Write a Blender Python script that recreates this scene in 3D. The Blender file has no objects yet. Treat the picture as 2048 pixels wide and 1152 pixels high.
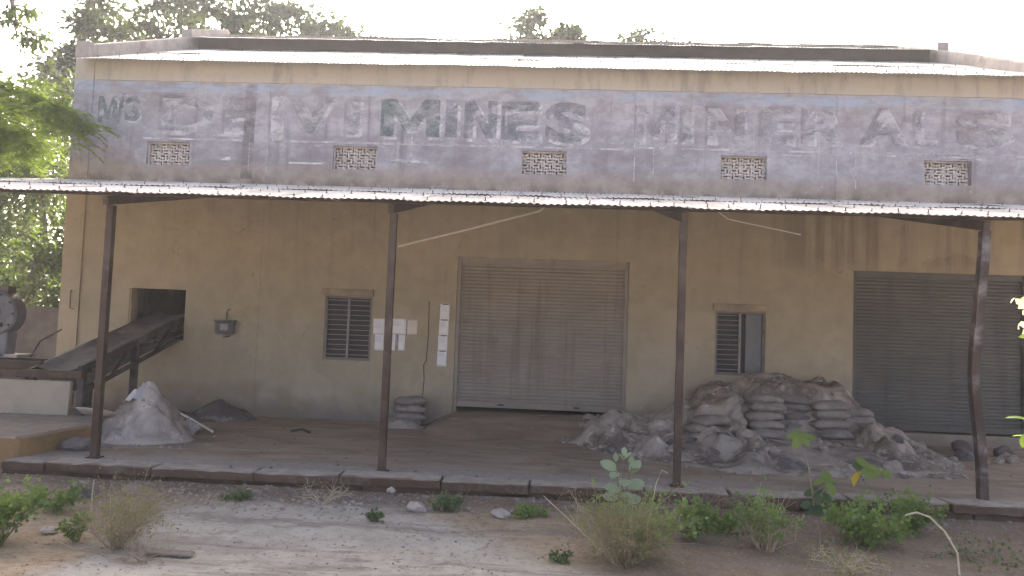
import bpy, bmesh, math, random
import numpy as np
from mathutils import Vector, Matrix, noise
R = math.radians
rng = np.random.default_rng(7)
random.seed(7)
scn = bpy.context.scene
COL = scn.collection

# ------------------------------------------------------------------ camera
YAW, PITCH, ROLL, FPX = -0.05233, 0.05537, 0.03655, 1550.9
cam_d = bpy.data.cameras.new('camera')
cam_d.sensor_width = 36.0
cam_d.lens = FPX / 2048 * 36.0
cam_d.clip_end = 2000
cam_d.clip_start = 0.05
cam = bpy.data.objects.new('camera', cam_d)
COL.objects.link(cam)
_f = Vector((math.sin(YAW) * math.cos(PITCH), math.cos(YAW) * math.cos(PITCH), math.sin(PITCH)))
_r = Vector((math.cos(YAW), -math.sin(YAW), 0))
_u = _r.cross(_f)
_r2 = math.cos(ROLL) * _r + math.sin(ROLL) * _u
_u2 = -math.sin(ROLL) * _r + math.cos(ROLL) * _u
cam.matrix_world = Matrix(((_r2.x, _u2.x, -_f.x, 0), (_r2.y, _u2.y, -_f.y, -13.0), (_r2.z, _u2.z, -_f.z, 1.5974), (0, 0, 0, 1)))
scn.camera = cam

# ------------------------------------------------------------------ sky, sun, exposure
SUN_EL, SUN_AZ = R(24.0), R(-7.9)          # azimuth from +Y towards +X; the sun stands behind the building
world = bpy.data.worlds.new('World')
scn.world = world
world.use_nodes = True
wn = world.node_tree.nodes
sky = wn.new('ShaderNodeTexSky')
sky.sky_type = 'NISHITA'
sky.sun_disc = False
sky.sun_elevation = SUN_EL
sky.sun_rotation = SUN_AZ
sky.air_density = 0.35
sky.dust_density = 8.0
sky.ozone_density = 0.0
wn['Background'].inputs['Strength'].default_value = 0.15
world.node_tree.links.new(sky.outputs[0], wn['Background'].inputs['Color'])
sun_d = bpy.data.lights.new('sun', 'SUN')
sun_d.energy = 3.0
sun_d.angle = R(0.5)
sun_d.color = (1.0, 0.96, 0.90)
sun = bpy.data.objects.new('sun', sun_d)
COL.objects.link(sun)
_sd = Vector((math.sin(SUN_AZ) * math.cos(SUN_EL), math.cos(SUN_AZ) * math.cos(SUN_EL), math.sin(SUN_EL)))
sun.rotation_euler = _sd.to_track_quat('Z', 'Y').to_euler()
sun.location = _sd * 60
scn.view_settings.view_transform = 'Standard'
scn.view_settings.look = 'None'
scn.view_settings.gamma = 1.0
scn.view_settings.use_curve_mapping = False
scn.view_settings.exposure = 2.75
scn.cycles.max_bounces = 8
scn.cycles.transparent_max_bounces = 12
scn.cycles.sample_clamp_indirect = 8.0

# ------------------------------------------------------------------ material helper
class NT:
    def __init__(s, name):
        s.m = bpy.data.materials.new(name)
        s.m.use_nodes = True
        s.t = s.m.node_tree
        s.n = s.t.nodes
        s.b = s.n['Principled BSDF']
        s.o = s.n['Material Output']
        s.g = s.n.new('ShaderNodeNewGeometry')
        s.pos = s.g.outputs['Position']
        s._xyz = None
    def L(s, a, b): s.t.links.new(a, b)
    def put(s, sock, v):
        if isinstance(v, bpy.types.NodeSocket): s.L(v, sock)
        elif isinstance(v, (tuple, list)) and len(v) == 3 and sock.type == 'RGBA': sock.default_value = (*v, 1)
        else: sock.default_value = v
    def xyz(s):
        if s._xyz is None:
            s._xyz = s.n.new('ShaderNodeSeparateXYZ'); s.L(s.pos, s._xyz.inputs[0])
        return s._xyz.outputs
    def objpos(s):
        t = s.n.new('ShaderNodeTexCoord'); return t.outputs['Object']
    def noise(s, scale=1, detail=5, rough=.6, st=(1, 1, 1), off=(0, 0, 0), dist=0.0, vec=None):
        mp = s.n.new('ShaderNodeMapping'); s.L(vec or s.pos, mp.inputs[0])
        mp.inputs['Scale'].default_value = st; mp.inputs['Location'].default_value = off
        k = s.n.new('ShaderNodeTexNoise'); s.L(mp.outputs[0], k.inputs['Vector'])
        k.inputs['Scale'].default_value = scale; k.inputs['Detail'].default_value = detail
        k.inputs['Roughness'].default_value = rough; k.inputs['Distortion'].default_value = dist
        return k.outputs['Fac']
    def voro(s, scale=5, st=(1, 1, 1), feat='F1', out='Distance'):
        mp = s.n.new('ShaderNodeMapping'); s.L(s.pos, mp.inputs[0]); mp.inputs['Scale'].default_value = st
        k = s.n.new('ShaderNodeTexVoronoi'); k.feature = feat; s.L(mp.outputs[0], k.inputs['Vector'])
        k.inputs['Scale'].default_value = scale
        return k.outputs[out]
    def step(s, f, a, b):                       # smooth 0..1 ramp of f between a and b
        k = s.n.new('ShaderNodeMapRange'); k.interpolation_type = 'SMOOTHSTEP'
        s.put(k.inputs[0], f); k.inputs[1].default_value = min(a, b); k.inputs[2].default_value = max(a, b)
        if a <= b: k.inputs[3].default_value, k.inputs[4].default_value = 0, 1
        else: k.inputs[3].default_value, k.inputs[4].default_value = 1, 0
        return k.outputs[0]
    def mth(s, op, a, b=0.0):
        k = s.n.new('ShaderNodeMath'); k.operation = op; s.put(k.inputs[0], a); s.put(k.inputs[1], b); return k.outputs[0]
    def mul(s, *a):
        r = a[0]
        for x in a[1:]: r = s.mth('MULTIPLY', r, x)
        return r
    def mix(s, f, a, b, mode='MIX'):
        k = s.n.new('ShaderNodeMix'); k.data_type = 'RGBA'; k.blend_type = mode
        s.put(k.inputs[0], f); s.put(k.inputs[6], a); s.put(k.inputs[7], b); return k.outputs[2]
    def island(s): return s.g.outputs['Random Per Island']
    def objrand(s): return s.n.new('ShaderNodeObjectInfo').outputs['Random']
    def bump(s, h, strength=.3, dist=.02):
        k = s.n.new('ShaderNodeBump'); k.inputs['Strength'].default_value = strength; k.inputs['Distance'].default_value = dist
        s.L(h, k.inputs['Height']); return k.outputs[0]
    def out(s, col, rough=.85, bump=None, metal=0.0, spec=.3):
        s.put(s.b.inputs['Base Color'], col); s.put(s.b.inputs['Roughness'], rough)
        s.put(s.b.inputs['Metallic'], metal); s.b.inputs['Specular IOR Level'].default_value = spec
        if bump is not None: s.L(bump, s.b.inputs['Normal'])
        return s.m
    def alpha(s, a):
        s.put(s.b.inputs['Alpha'], a); return s.m

def m_wall():
    n = NT('wall_plaster'); X, Y, Z = n.xyz()
    wob = n.mth('MULTIPLY', n.mth('SUBTRACT', n.noise(1.3, 6, .65), .5), .22)
    zz = n.mth('ADD', Z, wob)
    big = n.noise(.7, 5, .6); fine = n.noise(14, 6, .7); mid = n.noise(3.2, 6, .65)
    low = n.mix(n.step(mid, .3, .7), (.42, .365, .255), (.36, .315, .222))
    low = n.mix(n.mul(n.step(big, .45, .75), .5), low, (.31, .27, .195))
    damp = n.mul(n.step(zz, .62, .40), n.step(n.noise(.9, 3, .5, off=(3, 0, 0)), .38, .52))
    low = n.mix(n.mul(damp, .55), low, (.27, .21, .13))
    dusty = n.mul(n.step(zz, .75, .05), n.step(n.noise(2.2, 6, .7, off=(9, 2, 0)), .42, .62))
    low = n.mix(n.mul(dusty, .6), low, (.36, .33, .31))
    streak = n.step(n.noise(2.0, 5, .6, st=(3.0, 1, .16)), .52, .75)
    low = n.mix(n.mul(streak, .5, n.step(zz, 1.6, 3.4)), low, (.23, .20, .16))
    high_streak = n.mul(n.step(n.noise(1.3, 5, .6, st=(3.5, 1, .12), off=(3, 5, 1)), .40, .62), n.step(zz, 2.6, 3.1), n.step(X, 2.6, 5.0))  # dark vertical streaks high on the lower wall, stronger towards the right
    low = n.mix(n.mul(high_streak, .7), low, (.16, .145, .125))
    ck = n.n.new('ShaderNodeTexVoronoi'); ck.feature = 'DISTANCE_TO_EDGE'; ck.inputs['Scale'].default_value = .8
    wv = n.n.new('ShaderNodeVectorMath'); wv.operation = 'ADD'; nn = n.n.new('ShaderNodeTexNoise'); nn.inputs['Scale'].default_value = 2.2; nn.inputs['Detail'].default_value = 6
    n.L(n.pos, nn.inputs['Vector']); n.L(n.pos, wv.inputs[0]); n.L(nn.outputs['Color'], wv.inputs[1]); n.L(wv.outputs[0], ck.inputs['Vector'])
    crack = n.mul(n.step(ck.outputs['Distance'], .006, .002), n.step(n.noise(.8, 3, .5, off=(6, 6, 1)), .57, .63))
    low = n.mix(n.mul(crack, .4), low, (.13, .10, .075))
    patch = n.mul(n.step(n.noise(.55, 4, .55, off=(1, 8, 4), dist=.3), .56, .60), .35)
    low = n.mix(patch, low, (.47, .40, .30))
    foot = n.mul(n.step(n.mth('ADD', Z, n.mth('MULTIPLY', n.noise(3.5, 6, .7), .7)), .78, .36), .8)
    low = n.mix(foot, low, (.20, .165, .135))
    spot = n.mul(n.step(n.noise(5.5, 5, .65, off=(2, 1, 7)), .66, .72), .5)
    low = n.mix(spot, low, (.22, .18, .14))
    # signboard face: old dark weathered paint, brushed along x, stained along z
    brush = n.noise(2.4, 9, .76, st=(1.0, 1, 1.7), dist=.15)
    up = n.mix(n.step(brush, .40, .62), (.31, .295, .305), (.44, .42, .435))
    up = n.mix(n.mul(n.step(n.noise(1.0, 4, .6, off=(4, 4, 4)), .45, .7), .7), up, (.21, .185, .185))
    wash = n.mul(n.step(n.noise(3.0, 9, .78, st=(1, 1, 2.6), off=(1, 7, 2), dist=.6), .58, .68), n.step(zz, 4.55, 4.85), n.step(X, -7.6, -6.0))
    up = n.mix(n.mul(wash, .62), up, (.55, .53, .55))
    lime = n.mul(n.step(n.noise(2.6, 9, .75, st=(.8, 1, 4.0), off=(12, 0, 3)), .60, .66), n.step(zz, 4.35, 4.6), n.step(zz, 4.95, 4.7))
    up = n.mix(n.mul(lime, .65), up, (.62, .59, .57))
    stain = n.step(n.noise(1.6, 5, .6, st=(3.2, 1, .22), off=(5, 0, 0)), .55, .74)
    up = n.mix(n.mul(stain, .65), up, (.16, .14, .14))
    run = n.mul(n.step(n.noise(4.0, 4, .6, st=(4, 1, .12), off=(1, 0, 9)), .62, .70), n.step(zz, 5.7, 4.6))
    up = n.mix(n.mul(run, .4), up, (.52, .49, .48))
    brown = n.mul(n.step(zz, 4.42, 4.12), 1.0)
    up = n.mix(n.mul(brown, .8), up, n.mix(n.step(mid, .4, .65), (.38, .31, .235), (.27, .215, .17)))
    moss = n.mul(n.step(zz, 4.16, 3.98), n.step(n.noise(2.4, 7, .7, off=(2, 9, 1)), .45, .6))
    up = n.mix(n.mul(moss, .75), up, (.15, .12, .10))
    zt = n.mth('ADD', Z, n.mth('MULTIPLY', wob, .05))
    blue = n.mul(n.step(zt, 5.525, 5.545), n.step(n.noise(3, 6, .7, st=(.5, 1, 2)), .62, .36))
    up = n.mix(n.mul(blue, .8), up, (.35, .43, .55))
    top = n.step(zt, 5.715, 5.73)
    cream = n.mix(n.step(n.noise(1.8, 5, .6, st=(2.2, 1, .5)), .48, .72), (.45, .41, .335), (.33, .30, .255))
    up = n.mix(top, up, cream)
    col = n.mix(n.step(n.mth('ADD', Z, 0), 3.85, 3.95), low, up)
    col = n.mix(n.mul(n.step(fine, .5, .8), .25), col, (.2, .17, .15))
    # scattered chips where the paint has come off
    chip = n.mul(n.step(n.noise(9, 4, .6, off=(3, 3, 3)), .69, .71), .8)
    col = n.mix(chip, col, (.5, .47, .43))
    h = n.mth('ADD', n.mth('MULTIPLY', fine, .5), n.mth('MULTIPLY', mid, .8))
    return n.out(col, .92, n.bump(h, .35, .012), spec=.15)

def m_simple(name, a, b, scale=4, rough=.85, st=(1, 1, 1), bumps=.3, dist=.01, metal=0.0, spec=.3, lo=.35, hi=.65, dirt=None, dscale=1.5):
    n = NT(name); f = n.noise(scale, 6, .65, st=st)
    c = n.mix(n.step(f, lo, hi), a, b)
    if dirt: c = n.mix(n.mul(n.step(n.noise(dscale, 7, .7, off=(5, 1, 2)), .46, .66), .75), c, dirt)
    return n.out(c, rough, n.bump(n.noise(scale * 5, 6, .7), bumps, dist), metal, spec)

def m_sheet(name, a, b, rust, rough=.42, rustamt=.5):
    n = NT(name)
    v = n.mix(n.objrand(), a, b)
    grime = n.step(n.noise(2.5, 7, .7, st=(3, .35, .35)), .42, .7)
    v = n.mix(n.mul(grime, rustamt), v, rust)
    v = n.mix(n.mul(n.step(n.noise(9, 6, .75), .58, .66), .5), v, rust)
    rg = n.mth('ADD', n.mth('MULTIPLY', grime, .25), rough)
    return n.out(v, rg, n.bump(n.noise(30, 5, .7), .15, .003), .12, .4)

def m_leaf(name, a, b, c=None, trans=.45, rough=.5):
    n = NT(name)
    col = n.mix(n.island(), a, b)
    if c: col = n.mix(n.mul(n.step(n.noise(1.6, 3, .5), .5, .65), .8), col, c)
    n.out(col, rough, spec=.35)
    tr = n.n.new('ShaderNodeBsdfTranslucent'); n.put(tr.inputs[0], n.mix(.5, col, (.30, .42, .03), 'MIX'))
    mx = n.n.new('ShaderNodeMixShader'); mx.inputs[0].default_value = trans
    n.L(n.b.outputs[0], mx.inputs[1]); n.L(tr.outputs[0], mx.inputs[2]); n.L(mx.outputs[0], n.o.inputs[0])
    return n.m

def m_floor():
    n = NT('dusty_concrete'); X, Y, Z = n.xyz()
    st = n.noise(1.2, 8, .7, st=(.7, 1.5, 1), dist=.9); fine = n.noise(12, 6, .7)
    c = n.mix(n.step(st, .35, .65), (.225, .175, .125), (.34, .275, .205))
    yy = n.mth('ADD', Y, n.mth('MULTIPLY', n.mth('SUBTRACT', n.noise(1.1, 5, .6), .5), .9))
    skylit_rim = n.step(yy, -3.95, -4.25)  # sky light on the platform's outer edge, painted into the floor colour
    c = n.mix(n.mul(skylit_rim, n.step(X, 3.4, 1.0), .85), c, n.mix(n.step(fine, .35, .65), (.33, .295, .255), (.25, .22, .19)))
    pale = n.mul(n.step(n.noise(1.7, 8, .72, st=(.6, 2.4, 1), off=(7, 1, 0), dist=.8), .58, .70), .7)
    c = n.mix(pale, c, (.42, .375, .335))
    return n.out(c, .95, n.bump(n.mth('ADD', fine, n.mth('MULTIPLY', st, 2)), .4, .012), spec=.1)

def m_ground():
    n = NT('bare_earth'); X, Y, Z = n.xyz()
    f = n.noise(6, 8, .75); b = n.noise(.9, 6, .65, dist=.3); g = n.noise(28, 5, .75)
    soil = n.mix(n.step(f, .35, .65), (.27, .20, .125), (.35, .275, .185))
    dark = n.mix(n.step(f, .3, .7), (.15, .108, .072), (.205, .155, .108))
    yy = n.mth('ADD', Y, n.mth('MULTIPLY', n.mth('SUBTRACT', b, .5), 1.3))
    c = n.mix(n.step(yy, -5.6, -5.15), soil, dark)
    c = n.mix(n.mul(n.step(n.mth('ADD', X, n.mth('MULTIPLY', b, 1.2)), .6, 1.6), .85), c, dark)
    # worn pale concrete hardstanding in the middle of the yard
    edge = n.mth('MULTIPLY', n.mth('SUBTRACT', n.noise(1.4, 7, .7, off=(3, 1, 0)), .5), 1.3)
    xx = n.mth('ADD', X, edge); y2 = n.mth('ADD', Y, edge)
    pad = n.mul(n.step(xx, -3.6, -3.2), n.step(n.mth('ADD', xx, n.mth('MULTIPLY', n.mth('ADD', Y, 7.0), .9)), .6, -.2), n.step(y2, -5.3, -5.7))
    conc = n.mix(n.step(n.noise(3.0, 8, .72, off=(2, 2, 0)), .35, .65), (.335, .305, .25), (.425, .39, .325))
    conc = n.mix(n.mul(n.step(n.noise(.8, 5, .6, st=(.6, 1.6, 1), off=(6, 3, 0)), .54, .58), .6), conc, (.26, .23, .195))
    c = n.mix(n.mul(pad, .9), c, conc)
    trk = n.step(n.noise(1.0, 6, .7, st=(.35, 2.4, 1), off=(8, 2, 0), dist=.6), .52, .60)
    c = n.mix(n.mul(trk, .65), c, (.19, .16, .13))
    c = n.mix(n.mul(n.step(n.noise(4.5, 8, .78, off=(3, 9, 0)), .55, .63), .45), c, (.17, .135, .105))
    c = n.mix(n.mul(n.step(g, .58, .66), .6), c, (.42, .375, .31))
    c = n.mix(n.mul(n.step(n.noise(17, 4, .7, off=(1, 1, 1)), .60, .66), .6), c, (.10, .075, .06))
    return n.out(c, .95, n.bump(n.mth('ADD', f, n.mth('MULTIPLY', g, .5)), .55, .02), spec=.1)

def m_heap(name, pale, mid, dark):
    n = NT(name)
    a = n.noise(1.6, 7, .68, dist=.6); f = n.noise(9, 7, .72)
    c = n.mix(n.step(a, .38, .60), dark, mid)
    c = n.mix(n.mul(n.step(n.noise(3.0, 8, .72, off=(4, 2, 1), dist=.5), .54, .66), .85), c, pale)
    c = n.mix(n.mul(n.step(f, .56, .7), .5), c, dark)
    return n.out(c, .95, n.bump(n.mth('ADD', f, n.noise(40, 4, .7)), .6, .02), spec=.1)

def m_paint(name, col, op, off):
    n = NT(name)
    c = n.mix(n.step(n.noise(5, 6, .7), .35, .7), col, tuple(v * .75 for v in col))
    n.out(c, .85, spec=.2)
    w = n.noise(2.4, 9, .74, st=(1, 1, 1.6), off=off, dist=.5)
    n.alpha(n.mth('MULTIPLY', n.step(w, .66, .40), op)); return n.m

M = {}
M['wall'] = m_wall()
M['cream'] = m_simple('cream_render', (.42, .34, .23), (.33, .27, .19), 3, dirt=(.22, .18, .14))
M['grey_cement'] = m_simple('grey_cement', (.36, .32, .285), (.26, .235, .215), 2.5, st=(1, 1, .6), dirt=(.17, .145, .135))
M['jali'] = m_simple('grille_cement', (.56, .50, .44), (.47, .42, .37), 6, dirt=(.36, .315, .275))
M['dark_riser'] = m_simple('dark_steel', (.045, .042, .047), (.06, .055, .06), 3, dirt=(.06, .045, .038))
M['shutter'] = m_simple('shutter_steel', (.285, .25, .22), (.325, .285, .25), 1.6, rough=.5, st=(1, 1, 2), metal=.3, dirt=(.235, .20, .17), bumps=.12)
M['shutter_b'] = m_simple('shutter_steel_dark', (.10, .102, .094), (.122, .12, .11), 1.6, rough=.5, st=(1, 1, 2), metal=.3, dirt=(.125, .10, .08), bumps=.12)
def m_shutter(name, a, b, grime, rust):
    n = NT(name); X, Y, Z = n.xyz()
    c = n.mix(n.step(n.noise(1.4, 6, .65, st=(1, 1, 1.6)), .35, .65), a, b)
    c = n.mix(n.mul(n.step(n.noise(2.0, 6, .65, st=(3.2, 1, .22), off=(2, 0, 4)), .48, .70), .6), c, grime)
    c = n.mix(n.mul(n.step(n.noise(3.0, 7, .7, st=(.5, 1, 5), off=(1, 3, 3)), .54, .66), .45), c, rust)
    c = n.mix(n.mul(n.step(n.mth('ADD', Z, n.mth('MULTIPLY', n.noise(2.5, 6, .7), .6)), .95, .45), .6), c, grime)
    return n.out(c, n.mth('ADD', n.mth('MULTIPLY', n.noise(4, 5, .6), .3), .38), n.bump(n.noise(6, 5, .65), .12, .008), .3, .3)
M['shutter'] = m_shutter('shutter_steel', (.285, .25, .215), (.33, .29, .245), (.19, .165, .14), (.25, .185, .135))
M['shutter_b'] = m_shutter('shutter_steel_dark', (.098, .102, .093), (.122, .122, .11), (.075, .072, .066), (.14, .105, .08))
M['roof'] = m_sheet('zinc_roof_sheet', (.40, .385, .34), (.50, .48, .42), (.24, .21, .17), .55, .5)
M['canopy'] = m_sheet('weathered_canopy_sheet', (.56, .515, .44), (.70, .65, .57), (.33, .27, .21), .8, .4)
M['steel'] = m_simple('rusty_brown_steel', (.055, .034, .023), (.08, .052, .036), 5, rough=.6, st=(1, 1, .4), metal=.2, dirt=(.12, .085, .062), dscale=4)
M['post_worn'] = m_simple('worn_steel_post', (.05, .034, .026), (.075, .055, .043), 5, rough=.45, st=(1, 1, .4), metal=.3, dirt=(.30, .275, .26), dscale=2.2)
M['black_steel'] = m_simple('dark_machine_steel', (.05, .045, .043), (.085, .075, .07), 5, rough=.6, metal=.3, dirt=(.17, .145, .125))
M['machine'] = m_simple('machine_grey_paint', (.14, .145, .155), (.19, .19, .20), 4, rough=.5, dirt=(.12, .10, .09))
M['belt'] = m_simple('rubber_belt', (.10, .088, .08), (.16, .14, .125), 3, rough=.8, dirt=(.24, .21, .19))
M['window_frame'] = m_simple('window_steel', (.17, .15, .14), (.23, .20, .185), 6, rough=.6, metal=.2)
M['bar'] = m_simple('window_bar', (.26, .235, .225), (.32, .29, .28), 6, rough=.55, metal=.2)
M['pane'] = NT('dark_glass').out((.02, .02, .024), .4, spec=.15)
M['leaf_panel'] = m_simple('grey_shutter_leaf', (.15, .165, .175), (.185, .195, .20), 4, rough=.6)
M['paper'] = m_simple('paper', (.82, .81, .82), (.86, .85, .86), 8, rough=.9, bumps=.05)
M['paper_pale'] = m_simple('yellowed_paper', (.70, .64, .52), (.74, .68, .56), 8, rough=.9, bumps=.05)
M['ink'] = NT('black_ink').out((.05, .05, .055), .8)
M['greyink'] = NT('faint_ink').out((.56, .55, .56), .9)
M['meter'] = m_simple('meter_box_plastic', (.10, .095, .09), (.14, .13, .125), 6, rough=.55)
M['meter_face'] = m_simple('meter_face', (.24, .235, .23), (.30, .29, .28), 9, rough=.4)
M['cable'] = NT('black_cable').out((.03, .028, .027), .6)
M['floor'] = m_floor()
M['ground'] = m_ground()
def m_dusted(name, a, b, dirt, dust, dust2, amt=.9):
    n = NT(name); f = n.noise(3, 7, .7, st=(1, 1, 2)); fine = n.noise(16, 6, .72)
    c = n.mix(n.step(f, .35, .65), a, b)
    c = n.mix(n.mul(n.step(n.noise(2.0, 7, .72, off=(5, 1, 2)), .5, .64), .8), c, dirt)
    c = n.mix(n.mul(n.step(fine, .55, .7), .5), c, tuple(v * .5 for v in a))
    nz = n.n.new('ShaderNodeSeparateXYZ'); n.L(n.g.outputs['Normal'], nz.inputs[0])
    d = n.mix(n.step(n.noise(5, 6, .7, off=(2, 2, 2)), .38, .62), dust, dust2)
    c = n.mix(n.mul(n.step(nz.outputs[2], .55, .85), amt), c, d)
    return n.out(c, .95, n.bump(n.mth('ADD', f, fine), .7, .02), spec=.1)
M['kerb'] = m_dusted('kerb_stone', (.12, .08, .052), (.08, .055, .038), (.15, .11, .08), (.26, .215, .175), (.19, .155, .125))
M['kerb_top'] = m_dusted('kerb_cement', (.13, .088, .058), (.095, .065, .045), (.17, .13, .10), (.42, .365, .30), (.31, .265, .215))  # pale top faces: dust, with the sky-lit platform edge painted in
M['plinth'] = m_dusted('plinth_render', (.31, .20, .095), (.25, .165, .085), (.34, .28, .20), (.34, .295, .24), (.27, .235, .19))
M['brown_wall'] = m_simple('brown_render', (.17, .125, .09), (.125, .095, .07), 2.5, bumps=.4, dirt=(.22, .18, .14), dscale=1.2)
M['panel'] = m_simple('board', (.40, .34, .255), (.34, .29, .22), 2, bumps=.1)
M['heap'] = m_heap('mineral_powder', (.60, .53, .45), (.39, .335, .275), (.145, .12, .098))
M['heap_pale'] = m_heap('pale_powder', (.60, .54, .475), (.45, .395, .335), (.26, .22, .185))
M['heap_dark'] = m_heap('dark_powder', (.30, .27, .25), (.15, .13, .12), (.09, .078, .07))
M['sack'] = m_simple('dusty_sack', (.21, .182, .155), (.31, .27, .23), 5, bumps=.5, dist=.01, dirt=(.18, .155, .14), dscale=3)
M['sack_dark'] = m_simple('dark_dusty_sack', (.15, .135, .125), (.21, .19, .175), 5, bumps=.5, dist=.01, dirt=(.10, .09, .085), dscale=3)
M['lump'] = m_simple('pale_rock', (.39, .335, .27), (.27, .23, .185), 7, bumps=.7, dist=.02, dirt=(.20, .175, .16), dscale=4)
M['stone'] = m_simple('brown_stone', (.27, .225, .185), (.19, .155, .125), 8, bumps=.7, dist=.02)
M['stone_dark'] = m_simple('dark_stone', (.13, .115, .105), (.18, .155, .14), 8, bumps=.7, dist=.02)
M['white_stone'] = m_simple('white_stone', (.44, .385, .325), (.33, .285, .24), 9, bumps=.6, dist=.01)
M['tin'] = m_simple('pale_tin', (.46, .41, .34), (.38, .33, .27), 4, rough=.6)
M['pale_rod'] = m_simple('pale_rod', (.80, .78, .72), (.70, .68, .62), 9, rough=.6)
M['bark'] = m_simple('bark', (.13, .105, .085), (.20, .165, .14), 7, st=(1, 1, .3), bumps=.8, dist=.03)
M['twig'] = m_simple('dry_twig', (.24, .175, .115), (.34, .26, .17), 9, bumps=.2)
M['straw'] = m_leaf('straw', (.40, .30, .16), (.52, .42, .25), trans=.25)
M['litter'] = m_leaf('dead_leaf', (.16, .105, .06), (.28, .20, .12), trans=.1)
M['stalk'] = m_simple('straw_stalk', (.55, .47, .32), (.45, .37, .24), 9, bumps=.2)
M['green_stem'] = m_simple('green_stem', (.20, .21, .10), (.15, .15, .075), 9, bumps=.2)
M['leaf_tree'] = m_leaf('tree_leaf', (.022, .04, .02), (.045, .07, .035), trans=.12)
M['leaf_feather'] = m_leaf('feather_leaf', (.11, .17, .025), (.19, .26, .05), (.07, .12, .03), trans=.55)
M['leaf_dark'] = m_leaf('shade_leaf', (.03, .05, .022), (.06, .085, .035), trans=.3)
M['leaf_bush'] = m_leaf('bush_leaf', (.13, .21, .06), (.24, .33, .10), (.085, .14, .05), trans=.45)
M['leaf_bush2'] = m_leaf('dusty_bush_leaf', (.17, .17, .075), (.27, .26, .11), trans=.4)
M['leaf_calo'] = m_leaf('waxy_leaf', (.30, .37, .21), (.37, .43, .27), trans=.3, rough=.45)
M['leaf_broad'] = m_leaf('broad_leaf', (.17, .25, .06), (.26, .33, .08), trans=.5)
M['leaf_low'] = m_leaf('low_leaf', (.06, .10, .045), (.09, .14, .06), trans=.35)
M['leaf_yellow'] = m_leaf('yellow_leaf', (.62, .40, .03), (.66, .45, .05), trans=.4)
M['leaf_bright'] = m_leaf('bright_leaf', (.16, .27, .02), (.22, .34, .03), trans=.6)
M['petal'] = m_leaf('cream_petal', (.72, .62, .36), (.80, .72, .48), trans=.4)

def m_plastic():
    n = NT('crumpled_plastic'); n.out((.58, .56, .54), .22, n.bump(n.noise(14, 4, .7), .6, .02), spec=.6)
    n.b.inputs['Transmission Weight'].default_value = .25; n.alpha(.85); return n.m
M['plastic'] = m_plastic()
M['ink_green'] = m_paint('worn_green_paint', (.10, .17, .15), .55, (1, 2, 3))
M['ink_greyblue'] = m_paint('worn_blue_grey_paint', (.20, .22, .245), .60, (4, 2, 3))
M['ink_faint'] = m_paint('faded_letter_paint', (.19, .175, .185), .28, (8, 2, 1))
M['ink_damp'] = m_paint('damp_stain', (.18, .16, .165), .5, (9, 9, 1))
M['ink_white'] = m_paint('worn_white_paint', (.72, .70, .70), .90, (2, 5, 1))
M['ink_white_faint'] = m_paint('faded_white_paint', (.68, .66, .67), .80, (3, 1, 6))

# ------------------------------------------------------------------ object helpers
def tag(o, label=None, cat=None, group=None, kind=None):
    if label: o['label'] = label
    if cat: o['category'] = cat
    if group: o['group'] = group
    if kind: o['kind'] = kind
    return o
def link(name, me, mat=None, parent=None, loc=None, rot=None):
    o = bpy.data.objects.new(name, me)
    if mat is not None and me is not None and not me.materials: me.materials.append(M[mat] if isinstance(mat, str) else mat)
    COL.objects.link(o)
    if parent is not None: o.parent = parent
    if loc is not None: o.location = loc
    if rot is not None: o.rotation_euler = rot
    return o
def thing(name, label, cat, loc=(0, 0, 0), rz=0.0, group=None):
    o = bpy.data.objects.new(name, None); COL.objects.link(o)
    o.location = loc; o.rotation_euler = (0, 0, rz); o.empty_display_size = .1
    return tag(o, label, cat, group)
def pyd(name, v, f, smooth=False):
    me = bpy.data.meshes.new(name); me.from_pydata([tuple(p) for p in v], [], f); me.update()
    if smooth: me.polygons.foreach_set('use_smooth', [True] * len(me.polygons))
    return me
def quads_np(name, V, k=4):                          # V: (n, k, 3) loose faces
    n = len(V); me = bpy.data.meshes.new(name)
    me.vertices.add(n * k); me.vertices.foreach_set('co', np.ascontiguousarray(V, dtype=np.float32).ravel())
    me.loops.add(n * k); me.loops.foreach_set('vertex_index', np.arange(n * k, dtype=np.int32))
    me.polygons.add(n); me.polygons.foreach_set('loop_start', np.arange(0, n * k, k, dtype=np.int32))
    me.update(calc_edges=True); return me
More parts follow.
